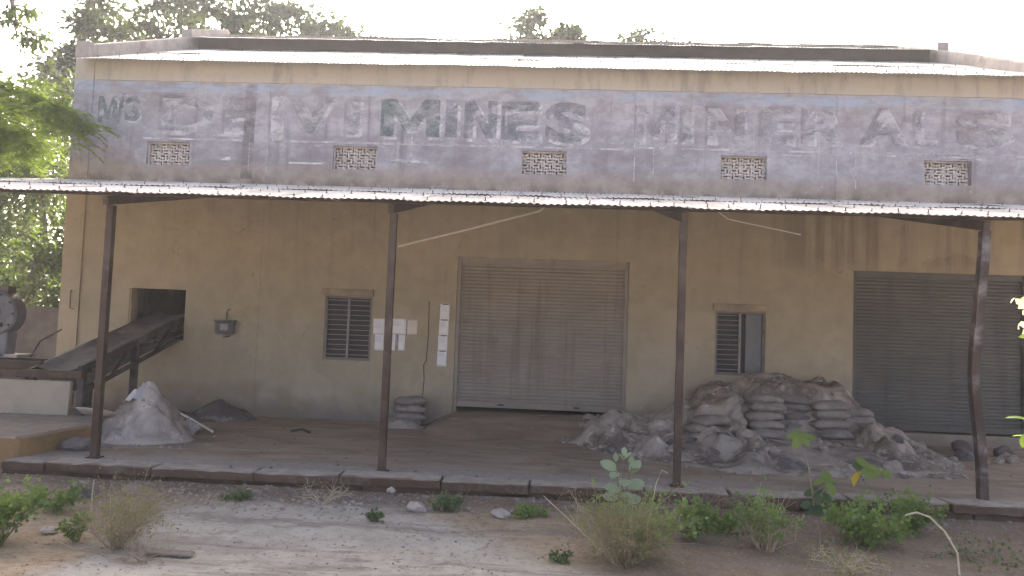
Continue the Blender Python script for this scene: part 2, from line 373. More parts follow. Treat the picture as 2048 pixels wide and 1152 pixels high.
class MB:                                             # collects boxes, tubes and prisms into one mesh
    def __init__(s): s.v = []; s.f = []
    def add(s, v, f):
        b = len(s.v); s.v += [tuple(p) for p in v]; s.f += [tuple(i + b for i in q) for q in f]; return s
    def box(s, x0, x1, y0, y1, z0, z1):
        return s.add([(x0, y0, z0), (x1, y0, z0), (x1, y1, z0), (x0, y1, z0), (x0, y0, z1), (x1, y0, z1), (x1, y1, z1), (x0, y1, z1)],
                     [(0, 3, 2, 1), (4, 5, 6, 7), (0, 1, 5, 4), (1, 2, 6, 5), (2, 3, 7, 6), (3, 0, 4, 7)])
    def beam(s, a, b, w, h, up=(0, 0, 1)):
        a, b = Vector(a), Vector(b); d = (b - a).normalized(); u = Vector(up); r = d.cross(u)
        if r.length < 1e-4: r = Vector((1, 0, 0))
        r.normalize(); u = r.cross(d)
        v = [p + r * (sx * w / 2) + u * (sz * h / 2) for p in (a, b) for sx, sz in ((-1, -1), (1, -1), (1, 1), (-1, 1))]
        return s.add(v, [(0, 1, 2, 3), (7, 6, 5, 4), (0, 4, 5, 1), (1, 5, 6, 2), (2, 6, 7, 3), (3, 7, 4, 0)])
    def tube(s, pts, r, seg=6, cap=True):
        pts = [Vector(p) for p in pts]; n = len(pts)
        rs = r if isinstance(r, (list, tuple)) else [r] * n
        v = []; f = []
        for i, p in enumerate(pts):
            d = (pts[min(i + 1, n - 1)] - pts[max(i - 1, 0)])
            d = d.normalized() if d.length > 1e-9 else Vector((0, 0, 1))
            a = d.cross(Vector((0, 0, 1)) if abs(d.z) < .9 else Vector((1, 0, 0))).normalized(); b = d.cross(a)
            for k in range(seg):
                t = 2 * math.pi * k / seg; v.append(p + (a * math.cos(t) + b * math.sin(t)) * rs[i])
        for i in range(n - 1):
            for k in range(seg):
                q = i * seg; k2 = (k + 1) % seg; f.append((q + k, q + seg + k, q + seg + k2, q + k2))
        if cap: f.append(tuple(range(seg))); f.append(tuple((n - 1) * seg + k for k in reversed(range(seg))))
        return s.add(v, f)
    def prism(s, prof, y0, y1):                      # prof in (x, z), extruded along y
        n = len(prof); v = [(x, y0, z) for x, z in prof] + [(x, y1, z) for x, z in prof]
        f = [tuple(range(n)), tuple(reversed(range(n, 2 * n)))] + [(i, i + n, (i + 1) % n + n, (i + 1) % n) for i in range(n)]
        return s.add(v, f)
    def mesh(s, name, smooth=False, bev=0.0):
        me = pyd(name, s.v, s.f)
        bm = bmesh.new(); bm.from_mesh(me); bmesh.ops.recalc_face_normals(bm, faces=bm.faces)
        if bev: bmesh.ops.bevel(bm, geom=list(bm.edges), offset=bev, segments=1, affect='EDGES', profile=.5)
        bm.to_mesh(me); bm.free()
        if smooth: me.polygons.foreach_set('use_smooth', [True] * len(me.polygons))
        return me
    def build(s, name, mat, parent=None, loc=None, rot=None, smooth=False, bev=0.0):
        return link(name, s.mesh(name, smooth, bev), mat, parent, loc, rot)
def copy_tree(o, parent=None):
    c = o.copy(); COL.objects.link(c); c.parent = parent
    for ch in list(o.children): copy_tree(ch, c)
    return c
def fbm(p, s=1.0, o=4): return noise.fractal(Vector(p) * s, 1.0, 2.0, o)

def wall_sheet(x0, x1, z0, z1, holes, y0, y1):       # a wall in the xz plane with real openings and reveals
    xs = sorted({x0, x1, *[h[0] for h in holes], *[h[1] for h in holes]}); zs = sorted({z0, z1, *[h[2] for h in holes], *[h[3] for h in holes]})
    mb = MB()
    for i in range(len(xs) - 1):
        for j in range(len(zs) - 1):
            cx, cz = (xs[i] + xs[i + 1]) / 2, (zs[j] + zs[j + 1]) / 2
            if any(h[0] < cx < h[1] and h[2] < cz < h[3] for h in holes): continue
            a, b, c, d = xs[i], xs[i + 1], zs[j], zs[j + 1]
            mb.add([(a, y0, c), (b, y0, c), (b, y0, d), (a, y0, d)], [(0, 1, 2, 3)])
            mb.add([(a, y1, c), (b, y1, c), (b, y1, d), (a, y1, d)], [(3, 2, 1, 0)])
    for a, b, c, d in holes:
        mb.add([(a, y0, c), (b, y0, c), (b, y0, d), (a, y0, d), (a, y1, c), (b, y1, c), (b, y1, d), (a, y1, d)],
               [(0, 4, 5, 1), (1, 5, 6, 2), (2, 6, 7, 3), (3, 7, 4, 0)])
    mb.add([(x0, y0, z0), (x1, y0, z0), (x1, y0, z1), (x0, y0, z1), (x0, y1, z0), (x1, y1, z0), (x1, y1, z1), (x0, y1, z1)],
           [(0, 1, 5, 4), (1, 2, 6, 5), (2, 3, 7, 6), (3, 0, 4, 7)])
    me = pyd('wall', mb.v, mb.f)
    bm = bmesh.new(); bm.from_mesh(me); bmesh.ops.remove_doubles(bm, verts=bm.verts, dist=1e-5); bm.to_mesh(me); bm.free()
    return me

# ------------------------------------------------------------------ the setting
GZ = -0.16
def axis(lo, hi, step, far, n=14):
    a = list(np.arange(lo, hi + 1e-6, step)); k = [far ** (i / n) for i in range(1, n + 1)]
    return [lo - (v - 1) for v in reversed(k)] + a + [hi + (v - 1) for v in k]
def ground_z(x, y):
    near = min(1, max(0, (-4.7 - y) / .35)) if y > -5.2 else 1.0
    if abs(x) > 14 or y < -16 or y > -4.4: return GZ
    h = .022 * fbm((x, y, 0), .8, 4) + .012 * fbm((x, y, 3), 4.0, 4)
    bank = .05 * math.exp(-((y + 5.05) / .28) ** 2) * (.6 + .8 * noise.noise(Vector((x * 1.2, 0, 9))))
    return GZ + near * h + bank
gx, gy = axis(-6.5, 6.5, .05, 400), axis(-10.5, -4.5, .05, 400)
gv = [(x, y, ground_z(x, y)) for y in gy for x in gx]; w = len(gx)
gf = [(j * w + i, j * w + i + 1, (j + 1) * w + i + 1, (j + 1) * w + i) for j in range(len(gy) - 1) for i in range(w - 1)]
tag(link('ground', pyd('ground', gv, gf, True), 'ground'), kind='structure')

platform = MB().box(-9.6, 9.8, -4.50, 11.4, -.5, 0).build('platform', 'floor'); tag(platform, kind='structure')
def rough_block(l, d, h, seed, amp=.012):
    bm = bmesh.new(); bmesh.ops.create_cube(bm, size=1)
    for v in bm.verts: v.co = Vector((v.co.x * l, v.co.y * d, v.co.z * h))
    bmesh.ops.bevel(bm, geom=list(bm.edges), offset=min(l, d, h) * .12, segments=1, affect='EDGES')
    long = [e for e in bm.edges if abs((e.verts[0].co - e.verts[1].co).x) > l * .5]
    bmesh.ops.subdivide_edges(bm, edges=long, cuts=9, use_grid_fill=True)
    for v in bm.verts:
        q = v.co * 5 + Vector((seed * 7.3, 0, 0)); v.co += Vector((noise.noise(q), noise.noise(q + Vector((9, 0, 0))), noise.noise(q + Vector((0, 9, 0))))) * amp
    me = bpy.data.meshes.new('kerb'); bm.to_mesh(me); bm.free(); return me
x = -5.9; k = 0
while x < 9.4:
    l = random.uniform(.85, 1.45) if k else .5
    dz = random.uniform(-.008, .008); dy = random.uniform(-.018, .018)
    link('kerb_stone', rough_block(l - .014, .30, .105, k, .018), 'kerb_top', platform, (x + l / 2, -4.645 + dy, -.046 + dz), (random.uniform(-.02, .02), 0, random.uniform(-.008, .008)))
    x += l; k += 1
x = -5.9; k = 30
while x < 9.4:
    l = random.uniform(.5, 1.2)
    dy = random.choice((.02, -.01, -.03, 0.0)) + random.uniform(-.01, .01)
    link('base_stone', rough_block(l - .012, .28, .12, k, .022), 'kerb', platform, (x + l / 2, -4.62 + dy, -.135), (0, 0, random.uniform(-.01, .01)))
    x += l; k += 1
# dust ramp up to the middle door
rv = []; rw = 61
for j in range(25):
    for i in range(rw):
        X = -1.95 + 3.6 * i / (rw - 1); Y = .2 - 1.9 * j / 24
        t = min(1, max(0, (Y + 1.6) / 1.5)); s = min(1, (X + 1.95) / .4, (1.65 - X) / .3)
        rv.append((X, Y, -.012 + .235 * t * t * (3 - 2 * t) * max(0, s) ** .7 + .012 * fbm((X, Y, 0), 3)))
tag(link('ramp', pyd('ramp', rv, [(j * rw + i, (j + 1) * rw + i, (j + 1) * rw + i + 1, j * rw + i + 1) for j in range(24) for i in range(rw - 1)], True), 'floor'), kind='structure')

# ------------------------------------------------------------------ the warehouse
XL, XR, YB = -8.5, 8.26, 11.0
house = thing('warehouse', 'long shabby cream warehouse with faded painted sign, roller shutters and zinc roof', 'warehouse')
HOLE = (-7.27, -6.28, 1.23, 2.10)
W1, W2 = (-3.85, -3.04, 1.0, 2.08), (2.71, 3.53, 1.0, 2.05)
S1, S2 = (-1.61, 1.27, .22, 2.82), (4.94, 7.74, .18, 2.80)
JX = [(-7.13, -6.37), (-3.84, -3.08), (-.60, .16), (2.74, 3.50), (6.06, 6.82)]; JZ = (4.26, 4.66)
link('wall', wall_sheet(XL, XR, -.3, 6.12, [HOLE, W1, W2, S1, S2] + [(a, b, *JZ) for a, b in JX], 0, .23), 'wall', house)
b = MB(); b.box(XL, XR, YB, YB + .23, -.3, 6.12); b.build('wall', 'cream', house)
for x0, x1 in ((XL, XL + .23), (XR - .23, XR)):      # gable walls with stepped parapets
    prof = [(.232, -.3), (YB - .002, -.3), (YB - .002, 6.34), (YB - 3.65, 7.90), (YB - 3.65, 8.08), (5.5, 8.82), (3.65, 8.08), (3.65, 7.90), (.232, 6.45)]
    v = [(x0, y, z) for y, z in prof] + [(x1, y, z) for y, z in prof]; n = len(prof)
    g = MB().add(v, [tuple(range(n)), tuple(reversed(range(n, 2 * n)))] + [(i, (i + 1) % n, (i + 1) % n + n, i + n) for i in range(n)])
    g.build('gable_wall', 'grey_cement', house)
    MB().box(x0 - .02 * (x0 < 0), x1 + .02 * (x0 > 0), -.03, .232, 6.122, 6.42).build('parapet_end', 'grey_cement', house, bev=.01)
# shallow columns and a string course, slightly proud of the plaster
for cx in (-8.32, -5.15, -1.86, 1.46, 4.79, 8.08):
    if cx < -8 or cx > 8: w_ = .17
    else: w_ = .16
    z0 = .05
    if -8 < cx < 8:
        MB().box(cx - w_, cx + w_, -.012, .01, 3.96, 5.715).build('column', 'wall', house)
        if cx != 4.79: MB().box(cx - w_ + (.12 if cx == -1.86 else 0), cx + w_ - (.1 if cx == -1.86 else 0), -.007, .01, z0, 3.86).build('column', 'wall', house)
    else:
        MB().box(cx - w_, cx + w_, -.03, .01, z0, 6.1).build('column', 'wall', house)
MB().box(-8.14, 7.9, -.022, .01, 5.73, 6.05).build('eaves_beam', 'wall', house)
MB().box(-8.14, 7.9, -.009, .01, 3.20, 3.24).build('string_course', 'wall', house)
MB().box(1.7, 7.9, -.012, .01, 2.93, 2.96).build('string_course', 'wall', house)

# ventilators of pierced cement blocks
bw, bh = .76 / 4, .40 / 2
u = bw / 6; vz = bh / 6
hl = [(.5, 2.8, 4.6, 5.5), (3.7, 4.5, 3.3, 5.5), (.5, 1.3, 3.0, 3.8), (2.0, 2.8, 3.0, 3.8), (.5, 1.3, .5, 2.3), (2.1, 4.5, 1.6, 2.4), (5.1, 5.8, 3.5, 4.4), (5.1, 5.8, 1.5, 2.4), (2.0, 4.3, .25, .85)]
bme = wall_sheet(0, bw - .003, 0, bh - .003, [(a * u, b_ * u, c * vz, d * vz) for a, b_, c, d in hl], 0, .05)
bme.name = 'ventilator_block'
for a, b_ in JX:
    vt = MB()
    fw = .022
    vt.box(a, b_, .06, .10, JZ[1] - fw, JZ[1]); vt.box(a, a + fw, .06, .10, JZ[0], JZ[1] - fw)
    v_ = vt.build('ventilator', 'jali', house)
    for i in range(4):
        for j in range(2): link('ventilator_block', bme, 'jali', v_, (a + i * bw + .0015, .101, JZ[0] + j * bh + .0015))

# steel windows
def window(W, half):
    x0, x1, z0, z1 = W; f = MB()
    f.box(x0, x1, .03, .09, z0, z0 + .045); f.box(x0, x1, .03, .09, z1 - .03, z1)
    f.box(x0, x0 + .04, .03, .09, z0 + .045, z1 - .03); f.box(x1 - .04, x1, .03, .09, z0 + .045, z1 - .03)
    win = f.build('window', 'window_frame', house)
    xm = (x0 + x1) / 2
    MB().box(xm - .016, xm + .016, .025, .085, z0 + .045, z1 - .03).build('mullion', 'bar', win)
    xe = xm - .016 if half else x1 - .04
    n = 12
    for i in range(n):
        z = z0 + .045 + (z1 - z0 - .075) * (i + .6) / n
        MB().box(x0 + .04, xm - .016, .045, .06, z - .006, z + .006).build('bar', 'bar', win)
        if not half: MB().box(xm + .016, x1 - .04, .045, .06, z - .006, z + .006).build('bar', 'bar', win)
    MB().box(x0 + .02, x1 - .02, .12, .13, z0 + .02, z1 - .02).build('pane', 'pane', win)
    if half: MB().box(xm + .10, x1 - .05, .066, .086, z0 + .05, z1 - .035).build('shutter_leaf', 'leaf_panel', win, bev=.004)
    MB().box(x0 - .05, x1 + .02, -.07, .0, z1 + .012, z1 + .125).build('lintel', 'cream', win, bev=.008)
window(W1, False); window(W2, True)
jb = MB(); x0, x1, z0, z1 = HOLE                       # cement reveal of the conveyor hole
jb.box(x0 - .004, x0 + .03, .02, .22, z0, z1); jb.build('reveal', 'cream', house)

# roller shutters
def shutter(S, mat, zb, lean):
    x0, x1, z0, z1 = S; g = MB()
    g.box(x0, x0 + .06, .05, .15, z0, z1); g.box(x1 - .06, x1, .05, .15, z0, z1)
    g.box(x0 + .06, x1 - .06, .075, .125, zb, zb + .10)
    sh = g.build('roller_shutter', mat, house, bev=.004)
    MB().box(x0 + .06, x1 - .06, .06, .14, z1 - .10, z1).build('hood', mat, sh)
    pitch = .060; n = int((z1 - .1 - zb - .1) / pitch) + 1
    prof = []
    for i in range(7):
        t = i / 6; prof.append((.118 - .0068 * math.sin(math.pi * t), t * (pitch - .006)))
    prof += [(.124, pitch - .003)]
    L = x1 - x0 - .12; nx = 16
    metas = []
    for q in range(5):
        v = []; f = []
        for i in range(nx + 1):
            xx = L * i / nx; wv = .007 * noise.noise(Vector((xx * 1.5, q * 3.1, 0)))
            for py, pz in prof: v.append((xx, py + wv, pz + wv * .4))
        m_ = len(prof)
        for i in range(nx):
            for j in range(m_ - 1): f.append((i * m_ + j, (i + 1) * m_ + j, (i + 1) * m_ + j + 1, i * m_ + j + 1))
        metas.append(pyd('slat', v, f, True))
    for i in range(n):
        z = zb + .10 + i * pitch
        if z > z1 - .11: break
        link('slat', metas[(i * 3 + i // 4) % 5], mat, sh, (x0 + .06, .004 * noise.noise(Vector((0, i * .4, lean))), z))
    for hx in (.28, .72):
        MB().box(x0 + (x1 - x0) * hx - .05, x0 + (x1 - x0) * hx + .05, .05, .075, zb + .04, zb + .065).build('handle', 'black_steel', sh)
shutter(S1, 'shutter', .30, 1); shutter(S2, 'shutter_b', .21, 2)

# corrugated roofing, each sheet an object
def sheet_mesh(W, Ln, seed, pitch=.0762, amp=.0068, sag=.014):
    nx = int(round(W / pitch)) * 6; ny = 5; v = []; f = []
    for j in range(ny + 1):
        t = j / ny
        for i in range(nx + 1):
            x = W * i / nx
            y = t * Ln + (.02 * noise.noise(Vector((x * 2.0, seed * 5.1, 0))) if j == 0 else 0)
            z = amp * math.sin(2 * math.pi * x / pitch) + sag * noise.noise(Vector((x * 1.3, t * Ln * .8, seed * 3.7))) + (.012 * noise.noise(Vector((x * 2.4, 5, seed))) if j == 0 else 0)
            v.append((x, y, z))
    for j in range(ny):
        for i in range(nx): q = j * (nx + 1) + i; f.append((q, q + 1, q + nx + 2, q + nx + 1))
    return pyd('roof_sheet', v, f, True)
def sheet_field(x0, x1, ya, za, yb, zb, rows, mat, parent, name='roof_sheet', n_var=6, W=.8382, pitchstep=.762, jit=.02):
    Ltot = math.hypot(yb - ya, zb - za); ang = math.atan2(zb - za, yb - ya); L = Ltot / rows + .12
    metas = [sheet_mesh(W, L, s + 11 * rows + len(bpy.data.meshes)) for s in range(n_var)]
    k = 0
    for r in range(rows):
        cnt = math.ceil((x1 - x0 - W) / pitchstep) + 1; stp = (x1 - x0 - W) / (cnt - 1)
        for i in range(cnt):
            x = x0 + stp * i
            d = r * (Ltot / rows) + random.uniform(-jit, jit) * (1 if r == 0 else .3)
            lift = .012 * r + (.003 if i % 2 else 0)
            o = link(name, metas[(k * 5 + r * 3 + k // 3) % n_var], mat, parent, (x, ya + math.cos(ang) * d - math.sin(ang) * lift, za + math.sin(ang) * d + math.cos(ang) * lift), (ang, random.uniform(-.003, .003), random.uniform(-.004, .004)))
            k += 1
def bolts(x0, x1, ya, za, yb, zb, ts, parent, dx=.381):
    mb = MB(); ang = math.atan2(zb - za, yb - ya)
    for t in ts:
        x = x0 + .2
        while x < x1:
            xx = x + random.uniform(-.04, .04); tt = t + random.uniform(-.008, .008)
            p = Vector((xx, ya + (yb - ya) * tt, za + (zb - za) * tt)); nrm = Vector((random.uniform(-.25, .25), -math.sin(ang), math.cos(ang)))
            mb.tube([p + nrm * .008, p + nrm * .014], .016, 6); mb.tube([p + nrm * .013, p + nrm * random.uniform(.03, .055)], .006, 5)
            x += dx
    o = mb.build('hook_bolts', 'black_steel', parent); tag(o, kind='stuff'); return o
rf = MB()                                              # purlins of the main roof carry the sheets
for t in (.15, .40, .68, .95):
    y = -.36 + 4.4 * t; z = 5.92 + 1.78 * t; rf.box(XL + .24, XR - .24, y - .03, y + .03, z - .09, z - .022)
roof = rf.build('roof', 'steel', house)
sheet_field(XL + .16, XR - .14, -.42, 5.965, 4.12, 7.80, 2, 'roof', roof)
bolts(XL + .3, XR - .3, -.42, 5.965, 4.12, 7.80, (.06, .33, .56, .80), roof)
sheet_field(XL + .24, XR - .24, YB + .4, 5.965, YB - 4.12, 7.80, 1, 'roof', roof, n_var=2)
mon = MB()
mon.box(XL + .235, XR - .235, 4.0, 4.05, 7.72, 8.06); mon.box(XL + .235, XR - .235, YB - 4.05, YB - 4.0, 7.72, 8.06)
monitor = mon.build('roof_monitor', 'dark_riser', house)
sheet_field(XL + .24, XR - .30, 3.62, 7.90, 5.5, 8.615, 1, 'roof', monitor)
sheet_field(XL + .24, XR - .30, YB - 3.62, 7.90, 5.5, 8.615, 1, 'roof', monitor, n_var=2)
MB().beam((XL + .24, 5.36, 8.60), (XR - .24, 5.36, 8.60), .3, .012, up=(0, -.36, .93)).beam((XL + .24, 5.64, 8.60), (XR - .24, 5.64, 8.60), .3, .012, up=(0, .36, .93)).build('ridge_cap', 'roof', monitor)
bolts(XL + .3, XR - .3, 3.62, 7.90, 5.5, 8.615, (.2,), monitor)

# painted lettering: worn flat print on the plaster
GLYPH = {'M': [(0, 0), (0, 1), (.26, 1), (.5, .46), (.74, 1), (1, 1), (1, 0), (.77, 0), (.77, .58), (.58, .14), (.42, .14), (.23, .58), (.23, 0)],
         'N': [(0, 0), (0, 1), (.30, 1), (.72, .40), (.72, 1), (1, 1), (1, 0), (.70, 0), (.28, .60), (.28, 0)]}
def letter(ch, x0, x1, z0, z1, mat, y, wt=.02, shadow=None, sh=(.05, -.045)):
    cu = bpy.data.curves.new('t', 'FONT'); cu.body = ch; cu.offset = wt
    ob = bpy.data.objects.new('t', cu); COL.objects.link(ob)
    me = bpy.data.meshes.new_from_object(ob.evaluated_get(bpy.context.evaluated_depsgraph_get())); bpy.data.objects.remove(ob); bpy.data.curves.remove(cu)
    if ch in GLYPH: me = pyd('painted_letter', [(px_, pz_, 0) for px_, pz_ in GLYPH[ch]], [tuple(reversed(range(len(GLYPH[ch]))))])
    n = len(me.vertices); a = np.empty(n * 3); me.vertices.foreach_get('co', a); a = a.reshape(-1, 3)
    lo, hi = a.min(0), a.max(0)
    c = np.empty((n, 3)); c[:, 0] = x0 + (a[:, 0] - lo[0]) / (hi[0] - lo[0]) * (x1 - x0); c[:, 1] = 0; c[:, 2] = z0 + (a[:, 1] - lo[1]) / (hi[1] - lo[1]) * (z1 - z0)
    me.vertices.foreach_set('co', c.ravel()); me.update(); me.name = 'painted_letter'
    if shadow:
        m2 = me.copy(); link('letter_shadow', m2, shadow, house, (sh[0], y + .0015, sh[1]))
    link('painted_letter', me, mat, house, (0, y, 0))
YP = -.0165
for ch, a, b_, c, d in (('M', -8.04, -7.70, 4.98, 5.44), ('/', -7.72, -7.55, 4.94, 5.50), ('S', -7.56, -7.28, 5.0, 5.45)):
    letter(ch, a, b_, c, d, 'ink_green', YP, .03, 'ink_white', (.03, -.03))
for ch, a, b_, c, d in (('D', -6.95, -5.98, 4.86, 5.48), ('E', -5.82, -5.36, 4.86, 5.48), ('V', -4.68, -3.86, 4.86, 5.50), ('I', -3.68, -3.40, 4.86, 5.48)):
    letter(ch, a, b_, c, d, 'ink_faint', YP, .05, 'ink_white_faint', (.055, -.05))
for ch, a, b_, c, d in (('M', -3.04, -2.02, 4.85, 5.50), ('I', -1.92, -1.72, 4.85, 5.50), ('N', -1.60, -1.04, 4.84, 5.50), ('E', -.96, -.32, 4.83, 5.50), ('S', -.22, .50, 4.80, 5.50)):
    letter(ch, a, b_, c, d, 'ink_green' if ch == 'M' else 'ink_greyblue', YP, .05, 'ink_white', (.06, -.055))
for ch, a, b_, c, d in (('M', 1.28, 1.96, 4.85, 5.48), ('I', 2.04, 2.24, 4.85, 5.48), ('N', 2.46, 3.12, 4.86, 5.49), ('E', 3.34, 3.92, 4.87, 5.50), ('R', 4.04, 4.80, 4.88, 5.50), ('A', 4.99, 5.78, 4.89, 5.52), ('L', 5.86, 6.24, 4.89, 5.52), ('S', 6.55, 7.45, 4.90, 5.52)):
    letter(ch, a, b_, c, d, 'ink_faint', YP, .05, 'ink_white_faint', (.045, -.04))
# whitewash bands under the lettering and a dark damp band beside a column
for xa, xb, z0, z1, mt in ((-7.0, -5.5, 4.775, 4.82, 'ink_white_faint'), (-4.9, 1.2, 4.70, 4.735, 'ink_white_faint'), (-7.2, -5.45, 4.70, 4.73, 'ink_white'), (1.3, 7.8, 4.735, 4.765, 'ink_white_faint'), (-5.9, -5.5, 4.36, 4.42, 'ink_white'), (-4.6, -4.0, 4.33, 4.36, 'ink_white'), (-2.95, -2.2, 4.40, 4.46, 'ink_white'), (3.75, 4.3, 4.66, 4.70, 'ink_white'), (5.2, 5.9, 4.70, 4.73, 'ink_white'), (6.0, 6.85, 4.70, 4.78, 'ink_white_faint'), (-4.95, -4.72, 4.7, 5.5, 'ink_white_faint'), (-2.5, -2.47, 4.45, 4.85, 'ink_white')):
    MB().add([(xa, -.0158, z0), (xb, -.0158, z0), (xb, -.0158, z1), (xa, -.0158, z1)], [(0, 1, 2, 3)]).build('whitewash_band', mt, house)
MB().add([(-5.44, -.0162, 4.05), (-5.24, -.0162, 4.05), (-5.22, -.0162, 5.70), (-5.42, -.0162, 5.70)], [(0, 1, 2, 3)]).build('damp_band', 'ink_damp', house)
# lime runs down the joints of the columns
for cx in (-5.31, -4.99, 1.30, 1.62, 4.63, 4.95):
    zt = random.uniform(4.75, 5.0); zb = random.uniform(4.1, 4.35)
    MB().box(cx - .006, cx + .006, -.0145, -.0125, zb, zt).build('lime_run', 'ink_white', house)

# ------------------------------------------------------------------ the canopy
CY0, CZ0, CY1, CZ1 = -4.76, 2.965, -.015, 3.945
canopy = thing('canopy', 'corrugated sheet lean-to canopy on thin brown steel posts along the warehouse', 'canopy')
sheet_field(-9.2, 9.0, CY0, CZ0, CY1, CZ1, 2, 'canopy', canopy, n_var=8, jit=.035)
bolts(-9.1, 9.0, CY0, CZ0, CY1, CZ1, (.035, .30, .52, .78), canopy, .30)
cz = lambda y: CZ0 + (CZ1 - CZ0) * (y - CY0) / (CY1 - CY0)
for y in (-4.25, -3.1, -1.9, -.25):
    MB().beam((-9.1, y, cz(y) - .036), (9.0, y, cz(y) - .036), .05, .04).build('purlin', 'steel', canopy)
POSTS = [(-8.30, -4.42), (-5.09, -4.40), (-1.81, -4.43), (1.40, -4.50), (4.54, -4.53)]
for px, py in POSTS:
    MB().beam((px, py - .12, cz(py - .12) - .107), (px, -.02, cz(-.02) - .107), .07, .10).build('rafter', 'steel', canopy)
def post(px, py, pts, mat, w=.084):
    mb = MB(); n = len(pts); v = []; f = []
    for (dx, dy, z) in pts:
        for sx, sy in ((-1, -1), (1, -1), (1, 1), (-1, 1)): v.append((px + dx + sx * w / 2, py + dy + sy * w / 2, z))
    for i in range(n - 1):
        for k in range(4): f.append((i * 4 + k, i * 4 + (k + 1) % 4, i * 4 + 4 + (k + 1) % 4, i * 4 + 4 + k))
    mb.add(v, f + [(3, 2, 1, 0), tuple(4 * n - 4 + k for k in range(4))])
    p = mb.build('post', mat, canopy)
    MB().box(px + pts[0][0] - .07, px + pts[0][0] + .07, py - .07, py + .07, .0, .012).build('base_plate', mat, p)
    return p
for i, (px, py) in enumerate(POSTS):
    top = cz(py) - .17
    if i == 4:
        z = np.linspace(.003, top, 16)
        pts = [(.020 - .082 * math.exp(-((q - 1.35) / .62) ** 2) - .02 * math.exp(-((q - 2.2) / .3) ** 2), .03 * math.sin(q * 1.4), float(q)) for q in z]
        tag(post(px + .01, py, pts, 'post_worn', .088), 'bent steel post with scraped grey patches')
    else:
        post(px, py, [(-.004, 0, .003), (0, 0, 1.3), (0.004, 0, top)], 'steel', .077)

# thin pale conduits hanging under the canopy
def rod(name, label, cat, pts, r, mat):
    p0 = Vector(pts[0]); return tag(MB().tube([Vector(p) - p0 for p in pts], r, 6).build(name, mat, None, p0), label, cat)
rod('hanging_conduit', 'thin pale conduit hanging aslant under the canopy towards the middle door', 'conduit', [(-2.23, -2.02, 2.75), (-1.2, -2.05, 3.03), (-.22, -2.1, 3.305), (-.05, -2.1, 3.46)], .015, 'pale_rod')
rod('hanging_conduit', 'thin pale conduit drooping under the canopy above the window with grey shutter leaf', 'conduit', [(2.15, -2.1, 3.455), (2.42, -2.08, 3.27), (3.44, -2.02, 3.09)], .009, 'pale_rod')

# ------------------------------------------------------------------ things on the wall
def paper(x0, x1, z0, z1, mat, label, dark=(), text=0, skew=0.0, group='notices pasted beside the barred window'):
    cx, cz_ = (x0 + x1) / 2, z0
    t = thing('notice_sheet', label, 'notice', (cx, -.012, cz_), 0, group)
    hw, h = (x1 - x0) / 2, z1 - z0
    v = []; nx, nz = 4, 6
    for j in range(nz + 1):
        for i in range(nx + 1):
            X = -hw + 2 * hw * i / nx; Z = h * j / nz
            v.append((X + skew * Z, -.003 - .006 * abs(noise.noise(Vector((X * 9 + cx * 7, Z * 9, 1)))), Z))
    f = [(j * 5 + i, j * 5 + i + 1, j * 5 + i + 6, j * 5 + i + 5) for j in range(nz) for i in range(nx)]
    me = pyd('sheet', v, f, True); bm = bmesh.new(); bm.from_mesh(me)
    bmesh.ops.solidify(bm, geom=list(bm.faces), thickness=-.0015); bm.to_mesh(me); bm.free()
    link('sheet', me, mat, t)
    for (a, b_, c, d) in dark:
        MB().add([(-hw + 2 * hw * a + skew * h * c, -.0095, h * c), (-hw + 2 * hw * b_ + skew * h * c, -.0095, h * c), (-hw + 2 * hw * b_ + skew * h * d, -.0095, h * d), (-hw + 2 * hw * a + skew * h * d, -.0095, h * d)], [(0, 1, 2, 3)]).build('black_line', 'ink', t)
    text = text or 5
    if text:
        mb = MB()
        for k in range(text):
            z = h * (.82 - .07 * k); mb.add([(-hw * .7, -.0092, z), (hw * random.uniform(.2, .75), -.0092, z), (hw * random.uniform(.2, .75), -.0092, z + h * .02), (-hw * .7, -.0092, z + h * .02)], [(0, 1, 2, 3)])
        mb.build('print_lines', 'greyink', t)
paper(-3.00, -2.81, 1.465, 1.725, 'paper', 'white printed notice with faint text beside the barred window', text=7)
paper(-2.80, -2.43, 1.475, 1.735, 'paper', 'wide blank white notice pasted behind the post', dark=((.985, 1.0, 0, .95),))
paper(-2.425, -2.25, 1.475, 1.725, 'paper_pale', 'yellowed blank notice at the end of the upper row')
paper(-3.00, -2.80, 1.19, 1.462, 'paper', 'white notice with two slanting black edge lines under the printed notice', dark=((.03, .07, 0, 1), (.11, .16, 0, 1)), skew=.0)
paper(-2.795, -2.60, 1.195, 1.470, 'paper', 'white notice half hidden behind the post in the lower row', dark=((.95, .985, 0, 1),))
paper(-2.597, -2.45, 1.20, 1.470, 'paper', 'narrow white notice with thick black line in the lower row', dark=((.04, .12, 0, 1), (.17, .23, .0, 1)))
for k, nm in enumerate(('lowest', 'second lowest', 'second highest', 'topmost')):
    z0 = .965 + k * .262
    paper(-1.895 + k * .006, -1.735 + k * .006, z0, z0 + .258, 'paper', '%s white notice of the vertical strip beside the middle shutter' % nm, dark=((.25, .88, .945, .99),), text=3 if k == 0 else 0, group='notices in the vertical strip')

